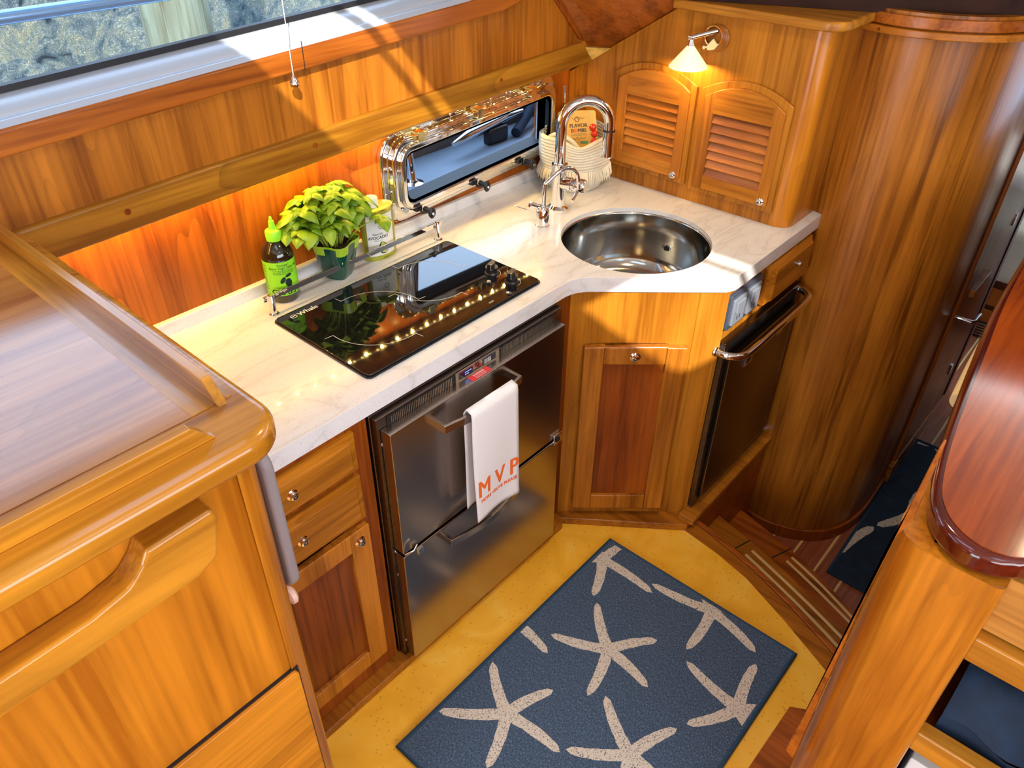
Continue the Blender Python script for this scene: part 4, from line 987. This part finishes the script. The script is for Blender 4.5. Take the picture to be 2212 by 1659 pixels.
# ================================================================ LOUVRED CABINET on the bulkhead
lc = thing('louvered_cabinet', 'tall cherry cabinet with two arched louvered doors standing on the counter', 'cabinet', (2.2, 1.15, .915))
B().prism([(1.588, .9155), (1.588, 1.222), (1.206, 1.463), (.805, 1.463), (.805, .9155)], 2.10, 2.33, 'yz').build('carcass', 'cab_z', lc)
pts = [(2.10, .806)]+[(2.142-.042*math.cos(a), .806-.048*math.sin(a)) for a in [PI/2*i/8 for i in range(1, 9)]]+[(2.315, .758), (2.315, .806)]
B().prism(pts, .9155, 1.463).build('corner_post', 'column', lc, smooth=50)
sh_ = fillet([(2.062, 1.212), (2.062, .722), (2.34, .722), (2.34, 1.212)], [0, .055, 0, 0], 8)
B().prism(sh_, 1.463, 1.488).build('top_shelf', wood('pale_shelf', (.60, .27, .04), 'Y', seed=50, fig=.2), lc, bevel=.007, bseg=4)
def arch_door(y0, y1, z0, zs_, rise, kn):
    """louvred door facing -x; y0<y1, arch springs at zs_"""
    yc = (y0+y1)/2; hw = (y1-y0)/2
    def arcz(y, zb, hw_): return zb+rise*(1-((y-yc)/hw_)**2)
    out = [(y0, z0), (y1, z0)]+[(y1-(y1-y0)*i/20, arcz(y1-(y1-y0)*i/20, zs_, hw)) for i in range(21)]
    fw = .042; iy0, iy1 = y0+fw+.008, y1-fw-.008; iz0, iz1 = z0+.058, zs_-.060
    hole = [(iy0, iz0), (iy1, iz0), (iy1, iz1), (iy0, iz1)]
    k = .016
    inn = [(y0+k, z0+k), (y1-k, z0+k)]+[(y1-k-(y1-y0-2*k)*i/20, arcz(y1-k-(y1-y0-2*k)*i/20, zs_-k, hw-k)-.001) for i in range(21)]
    b = B()
    b.prism(out, 2.088, 2.100, 'yz', [hole]); 
    f = b.build('door', 'cab_z', lc, bevel=.002)
    B().prism(inn, 2.080, 2.0885, 'yz', [hole]).build('arched_frame', 'door_z', f, bevel=.0035)
    B().prism([(iy0, iz1), (iy1, iz1), (iy1, arcz(iy1, zs_-k, hw-k)-.004)]+[(iy1-(iy1-iy0)*i/10, arcz(iy1-(iy1-iy0)*i/10, zs_-k, hw-k)-.004) for i in range(1, 10)]+[(iy0, arcz(iy0, zs_-k, hw-k)-.004)], 2.0792, 2.0810, 'yz').build('top_rail', 'door_h', f)
    B().box(2.0792, iy0, z0+k+.002, 2.081, iy1, iz0).build('bottom_rail', 'door_h', f)
    B().box(2.094, iy0-.001, iz0-.001, 2.0995, iy1+.001, iz1+.001).build('backing', 'dark_z', f)
    n = 7; h = (iz1-iz0)/n; b = B()
    for i in range(n):
        z = iz0+h*(i+.5); A = [(2.0955, z-h*.62), (2.0985, z-h*.52), (2.0845, z+h*.50), (2.0805, z+h*.40)]
        A = [(2.0805, z-h*.52), (2.084, z-h*.58), (2.0985, z+h*.40), (2.095, z+h*.50)]
        P0 = [b.bm.verts.new((x, iy0, zz)) for x, zz in A]; P1 = [b.bm.verts.new((x, iy1, zz)) for x, zz in A]
        b.bm.faces.new(P0); b.bm.faces.new(P1)
        for j in range(4): b.bm.faces.new((P0[j], P0[(j+1) % 4], P1[(j+1) % 4], P1[j]))
    b.build('louvre_slats', 'slat', f, bevel=.0012)
    knob(f, (2.080, kn[0], kn[1]), (-1, 0, 0), .0085)
arch_door(1.110, 1.396, .966, 1.262, .042, (1.148, .990))
arch_door(.812, 1.094, .957, 1.262, .042, (.848, .986))
# wall lamp
lm = thing('wall_lamp', 'lit chrome swing-arm wall lamp with frosted cone glass shade on cherry cabinet', 'lamp', (2.10, 1.088, 1.400))
B().lathe([(0, 0), (.036, 0), (.036, .005), (.030, .010), (0, .010)], (2.10, 1.074, 1.400), (-1, 0, 0), 40, ).build('wooden_backplate', wood('lamp_block', (.40, .15, .02), 'Z', seed=60), lm)
B().lathe([(.0245, 0), (.028, .0), (.028, .006), (.0245, .006)], (2.090, 1.082, 1.405), (-1, 0, 0), 36).build('chrome_ring', 'chrome', lm)
B().prism([(1.078, 1.400), (1.100, 1.374), (1.088, 1.368), (1.072, 1.372), (1.062, 1.385)], 2.078, 2.084, 'yz').build('switch_tab', plain('ivory_tab', (.85, .75, .35), .4), lm, bevel=.001)
B().lathe([(0, 0), (.006, 0), (.005, .010), (0, .010)], (2.078, 1.096, 1.376), (-1, .2, 0), 14).build('switch_button', 'chrome', lm)
jx, jy, jz = 2.035, 1.122, 1.404
B().tube([(2.088, 1.075, 1.420), (jx, jy, jz)], [.008, .0065], 16).build('arm', 'chrome', lm)
B().lathe([(0, -.006), (.0075, -.006), (.0075, .006), (0, .006)], (jx, jy, jz), (0, 1, 0), 20).build('knuckle', 'chrome', lm)
ax = Vector((-.02, 0, 1)).normalized(); base = Vector((jx-.002, jy-.002, jz-.004))
B().lathe([(0, 0), (.0055, 0), (.0095, -.018), (0, -.018)], base, ax, 20).build('neck', 'chrome', lm)
B().lathe([(.0095, -.017), (.0535, -.070), (.0545, -.0735), (.0525, -.0725), (.009, -.0195)], base, ax, 40).build('lamp_shade', 'shade', lm)
B().lathe([(0, -.028), (.007, -.032), (.009, -.040), (.006, -.048), (0, -.050)], base, ax, 16).build('bulb', 'bulb', lm)
pl2 = bpy.data.lights.new('wall_lamp_bulb', 'POINT'); pl2.energy = 1.6; pl2.color = (1, .70, .32); pl2.shadow_soft_size = .012
po = bpy.data.objects.new('wall_lamp_bulb', pl2); COL.objects.link(po); po.location = base+ax*-.060

# ================================================================ LEFT CONSOLE
co = thing('side_console', 'tall golden cherry console with raised fiddle strips at the left foreground', 'cabinet', (-.1, 1.1, 0))
B().prism(fillet([(-.7, .705), (.331, .705), (.331, 1.455), (-.7, 1.455)], [0, .045, 0, 0], 8), 0, 1.262).build('carcass', 'console', co, smooth=30)
B().prism(fillet([(-.75, .664), (.362, .664), (.362, 1.457), (-.75, 1.457)], [0, .062, 0, 0], 12), 1.258, 1.300).build('top', 'console_x', co, bevel=.016, bseg=5)
B().prism([(.282, 1.457), (.3565-.018, 1.457), (.3565-.018, .76), (.282, .757)], 1.2995, 1.3012).build('side_border', 'console_y', co)
B().prism([(-.7, .757), (.282, .757), (.282, 1.457), (-.7, 1.457)], 1.2995, 1.3010).build('inset_panel', 'console_field', co)
B().prism([(.750, 1.300), (1.457, 1.300), (1.457, 1.329), (.779, 1.329)], .3145, .3275, 'yz').build('fiddle_strip', 'console_y', co, bevel=.0015)
B().prism([(-.7, 1.300), (.283, 1.300), (.256, 1.329), (-.7, 1.329)], .702, .716, 'xz').build('fiddle_strip', 'console_x', co, bevel=.0015)
B().prism(fillet([(.296, .7025), (.3335, .7025), (.3335, .80), (.300, .80)], [0, .040, 0, 0], 10), .0, 1.26).build('corner_post', 'column', co, smooth=50)
grp = [(-.7, 1.120), (-.024, 1.135), (.205, 1.150), (.232, 1.165), (.245, 1.218), (.241, 1.236), (.160, 1.233), (.150, 1.217), (.130, 1.198), (.085, 1.188), (-.006, 1.184), (-.7, 1.180)]
B().prism(fillet(grp, [0, 0, .02, .012, .006, .006, .006, .01, .03, 0, 0, 0], 5), .668, .706, 'xz').build('pull_handle', 'console_x', co, bevel=.010, bseg=4)
ldw = B().prism(fillet([(-.7, .10), (.300, .10), (.300, .818), (-.7, .818)], [0, 0, .008, 0], 5), .694, .7045, 'xz').build('drawer', wood('console_drawer', (.60, .24, .025), 'X', seed=70, fig=.2), co, bevel=.002)
B().tube([(.02, .69, .775), (.02, .675, .76), (.02, .67, .72)], .007, 10).build('latch', 'chrome', ldw)
B().prism([(.300, .10), (.3035, .10), (.3035, .821), (-.7, .821), (-.7, .818), (.300, .818)], .700, .7052, 'xz').build('shadow_gap', 'black', co)
B().prism(rrect(.715, .955, .80, 1.225, .03, 8), .333, .351, 'yz').build('side_pad', 'grey_pad', co, bevel=.007)
B().lathe([(0, 0), (.009, 0), (.009, .008), (.015, .011), (.016, .018), (.011, .022), (0, .023)], (.333, .760, .90), (1, 0, 0), 24).build('side_knob', 'pink', co)

# ================================================================ RIGHT FOREGROUND UNIT
un = thing('shelf_unit', 'honey cherry unit with big rounded corner column and open shelves, right foreground', 'cabinet', (1.3, -.3, 0))
col = fillet([(1.30, .080), (.905, .080), (.905, -.068), (.935, -.068), (.935, .03), (1.30, .03)], [0, .055, .012, 0, 0, 0], 12)
B().prism(col, 0, 1.078).build('corner_column', 'column', un, smooth=50)
B().box(.935, -.62, .972, .950, -.068, 1.078).build('upper_panel', wood('pale_panel', (.62, .32, .10), 'Y', seed=80, fig=.2), un)
for z0, z1 in ((.918, .968), (.672, .720), (.40, .45)): B().box(.915, -.62, z0, .945, -.066, z1).build('shelf_rail', 'pale' if False else 'console_y', un, bevel=.004)
for z in (.955, .700, .42): B().box(.94, -.62, z-.012, 1.30, -.066, z).build('shelf_board', 'red_z', un)
B().box(1.28, -.62, 0, 1.30, .03, 1.078).build('back_panel', 'dark_z', un)
B().box(.94, -.07, 0, 1.30, -.066, 1.078).build('side_panel', 'dark_z', un)
B().box(.94, -.64, 0, 1.30, -.62, 1.078).build('side_panel', 'dark_z', un)
B().prism([(.078, .47), (.0945, .48), (.0725, 1.15), (.0695, 1.25), (.0665, 1.25), (.063, 1.12), (.076, 1.07), (.078, .9)], .903, .925, 'yz').build('grab_strip', 'trim_x', un, bevel=.003)
tb = thing('mahogany_top', 'glossy red mahogany tabletop with thick dark rounded edge at right', 'table', (1.4, -.1, 1.08))
to = curve_pts([(1.98, .152), (1.64, .139), (1.40, .118), (1.24, .101), (1.10, .083), (.99, .062), (.942, .040), (.916, .012), (.906, -.018), (.911, -.045), (.925, -.068), (.945, -.100), (.955, -.20), (.955, -.45), (.965, -.60), (1.02, -.66), (1.5, -.66), (1.98, -.66)], 5)
to = [(p.x, p.y) for p in to]
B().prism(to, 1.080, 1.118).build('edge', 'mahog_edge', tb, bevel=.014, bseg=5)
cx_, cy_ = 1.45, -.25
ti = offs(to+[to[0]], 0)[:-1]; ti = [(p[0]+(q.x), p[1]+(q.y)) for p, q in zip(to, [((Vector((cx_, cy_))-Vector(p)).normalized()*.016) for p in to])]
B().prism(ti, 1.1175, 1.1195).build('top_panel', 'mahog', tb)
cbn = B().tube(curve_pts([(1.36, .100, 1.04), (1.5, .110, 1.04), (1.7, .120, 1.03)], 4), .022, 16, flat=(1, .8))
tag(cbn.build('cream_bolster', 'cream'), 'cream rounded bolster end peeking out behind the mahogany tabletop', 'cushion')
# shelf contents
random.seed(4)
def clo(u, v):
    x = .955+.28*u; y = -.085-.50*v
    z = .722+.115*math.sin(min(1, u*2.2+.12)*PI/2)*(.85+.15*math.sin(v*9+u*4))+.012*math.sin(v*23+u*7)+.010*math.sin(u*17-v*11)
    return (x, y, z)
b = B().grid(clo, 24, 30); b.grid(lambda u, v: (.955+.004*math.sin(v*20), -.085-.50*v, .702+(clo(0, v)[2]-.702)*u), 4, 30)
tag(b.build('folded_throw', 'navy', smooth=80), 'crumpled navy blue cloth stuffed in the upper open shelf at lower right', 'cloth')
bkx = thing('magazine', 'pale magazine lying behind the navy cloth in the open shelf', 'magazine', (1.15, -.25, .87))
B().box(1.10, -.50, .862, 1.26, -.08, .872).build('pages', 'paper', bkx)
B().box(1.098, -.50, .872, 1.26, -.078, .8735).build('cover', plain('magazine_cover', (.55, .55, .52), .3), bkx)
pp = thing('paper_stack', 'white papers in the lower open shelf at the bottom right corner', 'paper', (1.0, -.2, .42))
B().box(.955, -.46, .452, 1.24, -.08, .60).build('sheets', 'paper', pp, bevel=.003)

# ================================================================ STEPS
stp = thing('companionway_steps', 'curved cherry steps with pale inlaid strips leading down to the passage', 'stairs', (1.8, .4, -.4))
nose_in = [(1.688, .70), (1.672, .58), (1.643, .458), (1.575, .30), (1.50, .148), (1.44, 0)]
nose_out = [(1.745, .713), (1.716, .585), (1.686, .458), (1.628, .30), (1.563, .152), (1.49, 0)]
B().prism(nose_in+nose_out[::-1], -.025, .001).build('threshold', 'step', stp, bevel=.001)
no2 = [(p[0]+.022, p[1]-.002) for p in nose_out]
B().prism([(p[0]+.003, p[1]) for p in nose_out]+no2[::-1], -.03, .002).build('nosing', 'step_r', stp, bevel=.004)
t1 = [(1.955, .700), (1.940, .64), (1.918, .559), (1.875, .41), (1.822, .281), (1.774, .166), (1.70, .02)]
B().prism([(p[0]+.004, p[1]) for p in nose_out]+t1[::-1], -.16, -.13).build('tread', 'step', stp, bevel=.003)
t2 = [(2.175, .700), (2.155, .62), (2.113, .463), (2.055, .31), (1.993, .183), (1.92, .05)]
B().prism([(p[0]-.02, p[1]) for p in t1]+t2[::-1], -.30, -.27).build('tread', 'step_r', stp, bevel=.003)
B().prism([(p[0]-.02, p[1]) for p in t1]+[(p[0]-.035, p[1]) for p in t1][::-1], -.27, -.16).build('riser', 'step_r', stp)
B().prism([(p[0]-.02, p[1]) for p in t2]+[(p[0]-.035, p[1]) for p in t2][::-1], -.40, -.30).build('riser', 'step_r', stp)
B().prism([(p[0]-.005, p[1]) for p in nose_out]+[(p[0]-.02, p[1]) for p in nose_out][::-1], -.16, -.025).build('riser', 'step_r', stp)
def strip(pth, z, nm='inlay_strip'):
    p3 = [(p.x, p.y, z) for p in curve_pts([Vector(q) for q in pth], 5)]
    B().tube(p3, .0058, 8, flat=(1, .35)).build(nm, 'inlay', stp)
strip([(1.879, .531), (1.835, .40), (1.790, .275), (1.739, .150), (1.69, .05)], -.1295); strip([(1.849, .540), (1.805, .41), (1.757, .28), (1.702, .150), (1.65, .05)], -.1295)
strip([(2.078, .445), (2.030, .315), (1.964, .172), (1.92, .08)], -.2695); strip([(2.050, .452), (2.003, .325), (1.941, .174), (1.895, .08)], -.2695)
B().prism([(1.849, .578), (1.851, .582), (1.918, .561), (1.916, .557)], -.1302, -.1292).build('joint_line', 'black', stp)
B().prism([(2.028, .496), (2.030, .500), (2.114, .469), (2.112, .465)], -.2702, -.2692).build('joint_line', 'black', stp)

# ================================================================ RUGS
rg_ = thing('starfish_rug', 'navy rug with cream starfish lying on the maple galley floor', 'rug', (1.03, .54, .0))
RX0, RX1, RY0, RY1 = .560, 1.490, .222, .866
B().box(RX0+.008, RY0+.008, .0022, RX1-.008, RY1-.008, .0105).build('pile', 'rug', rg_)
B().tube([(RX0+.006, RY0+.006, .008), (RX1-.006, RY0+.006, .008), (RX1-.006, RY1-.006, .008), (RX0+.006, RY1-.006, .008)], .0075, 10, closed=True, flat=(1, .75)).build('binding', 'rug_edge', rg_, smooth=80)
random.seed(21)
def clip_poly(P, x0, y0, x1, y1):
    for ax_, lim, sg in ((0, x0, 1), (0, x1, -1), (1, y0, 1), (1, y1, -1)):
        out = []
        for i in range(len(P)):
            a, c = P[i-1], P[i]; ia = (a[ax_]-lim)*sg >= 0; ic = (c[ax_]-lim)*sg >= 0
            if ia != ic:
                t = (lim-a[ax_])/(c[ax_]-a[ax_]); out.append((a[0]+(c[0]-a[0])*t, a[1]+(c[1]-a[1])*t))
            if ic: out.append(c)
        P = out
        if not P: return []
    return P
def starfish(root, c, tips, z, box, wd=.012, wt=.0095):
    b = B(); c = Vector(c)
    for ti_, t in enumerate(tips):
        t = Vector(t); d = (t-c); Ln = d.length; d.normalize(); s = Vector((-d.y, d.x)); n = 12; lf = []; rt_ = []
        for i in range(n+1):
            u = i/n; hw = (wd*.62*(1-u)**.6+wt*(1 if u < .8 else math.sqrt(max(0, 1-((u-.8)/.2)**2))))*random.uniform(.93, 1.07)
            bend = .012*math.sin(u*PI)*(.5 if Ln > .12 else .2)
            q = c+d*Ln*u+s*bend; lf.append(tuple(q+s*hw)); rt_.append(tuple(q-s*hw))
        for i in range(n):
            P = clip_poly([lf[i], lf[i+1], rt_[i+1], rt_[i]], *box)
            if len(P) > 2: b.face([(p[0], p[1], z+ti_*.00006) for p in P])
    P = clip_poly([(c.x+.020*math.cos(2*PI*i/14), c.y+.020*math.sin(2*PI*i/14)) for i in range(14)], *box)
    if len(P) > 2: b.face([(p[0], p[1], z+.0005) for p in P])
    b.build('starfish_motif', 'star', root)
bx_ = (RX0+.016, RY0+.016, RX1-.016, RY1-.016)
ST = [[(1.145, 0.628), (1.254, 0.747), (1.076, 0.78), (0.993, 0.587), (1.121, 0.48), (1.263, 0.541)],
      [(0.812, 0.715), (0.9, 0.845), (0.700, 0.853), (0.674, 0.656), (0.825, 0.546), (0.946, 0.665)],
      [(0.935, 0.412), (1.025, 0.551), (0.84, 0.54), (0.792, 0.367), (0.916, 0.261), (1.073, 0.36)],
      [(1.456, 0.475), (1.422, 0.663), (1.292, 0.463), (1.414, 0.312), (1.53, 0.44), (1.55, .56)],
      [(1.226, 0.268), (1.26, 0.444), (1.381, 0.295), (1.1, 0.348), (1.13, 0.14), (1.30, .15)],
      [(1.400, 0.832), (1.51, 0.815), (1.266, 0.769), (1.394, 0.642), (1.34, .95), (1.47, .95)],
      [(1.04, .91), (1.023, 0.747)], [(0.50, 0.86), (0.572, .755)]]
for s_ in ST: starfish(rg_, s_[0], s_[1:], .0108, bx_)
ru = thing('starfish_runner', 'narrow navy starfish runner on the lower passage floor', 'rug', (2.7, .2, -.4))
B().prism([(2.215, .06), (3.245, .06), (3.245, .352), (2.225, .335)], -.3978, -.390).build('pile', 'navy', ru)
B().tube([(2.215, .06, -.393), (3.245, .06, -.393), (3.245, .352, -.393), (2.222, .337, -.393)], .007, 8, closed=True).build('binding', 'rug_edge', ru)
rb = (2.23, .07, 3.23, .335)
starfish(ru, (2.36, .348), [(2.565, .292)], -.3896, rb, .012, .014); starfish(ru, (2.74, .20), [(2.58, .285), (2.62, .10), (2.90, .22), (2.80, .08)], -.3896, rb, .012, .014)
starfish(ru, (3.28, .26), [(3.22, .42), (3.16, .18), (3.21, .05)], -.3896, rb, .03, .02)

# ================================================================ FORWARD CABIN
bed = thing('berth', 'berth with quilted beige bedspread glimpsed in the forward cabin', 'bed', (5.0, 0, -.4))
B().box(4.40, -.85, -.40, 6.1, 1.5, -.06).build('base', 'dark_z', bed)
B().box(4.36, -.85, -.06, 6.1, 1.5, .24).build('quilt', 'quilt', bed, bevel=.05)
B().box(4.9, -.5, .24, 5.5, .8, .40).build('pillow', 'white', bed, bevel=.06)
b = B()
for z in (-.33, -.20): B().box(4.385, .1, z, 4.402, .9, z+.10).build('drawer_front', 'red_z', bed, bevel=.004)
va = B().box(4.375, .36, -.385, 4.39, .55, -.30).build('air_vent', 'black', bed)
b = B()
for i in range(5): b.box(4.372, .37, -.378+i*.016, 4.378, .54, -.370+i*.016)
b.build('vent_slats', 'steel', va)
# ceiling downlights
dl = None
for i, (x, y) in enumerate(((1.25, .55), (2.3, -.2), (-.6, .5), (-.8, -.7))):
    dl = thing('ceiling_downlight', 'round recessed ceiling downlight '+('above the galley floor', 'above the dark dash', 'above the console', 'at the aft starboard corner')[i], 'light', (x, y, 2.2))
    B().lathe([(.030, 0), (.042, 0), (.042, -.006), (.030, -.006)], (x, y, 2.2)).build('bezel', 'chrome', dl)
    B().lathe([(0, -.002), (.030, -.002)], (x, y, 2.2)).build('lens', plain('downlight_lens', (1, 1, 1), .5, emit=(1, .8, .5), es=6), dl)
    l = bpy.data.lights.new('downlight', 'SPOT'); l.energy = 30 if i == 0 else 9; l.color = (1, .80, .52); l.spot_size = 2.4; l.spot_blend = .8; l.shadow_soft_size = .03
    o = bpy.data.objects.new('downlight', l); COL.objects.link(o); o.location = (x, y, 2.185)
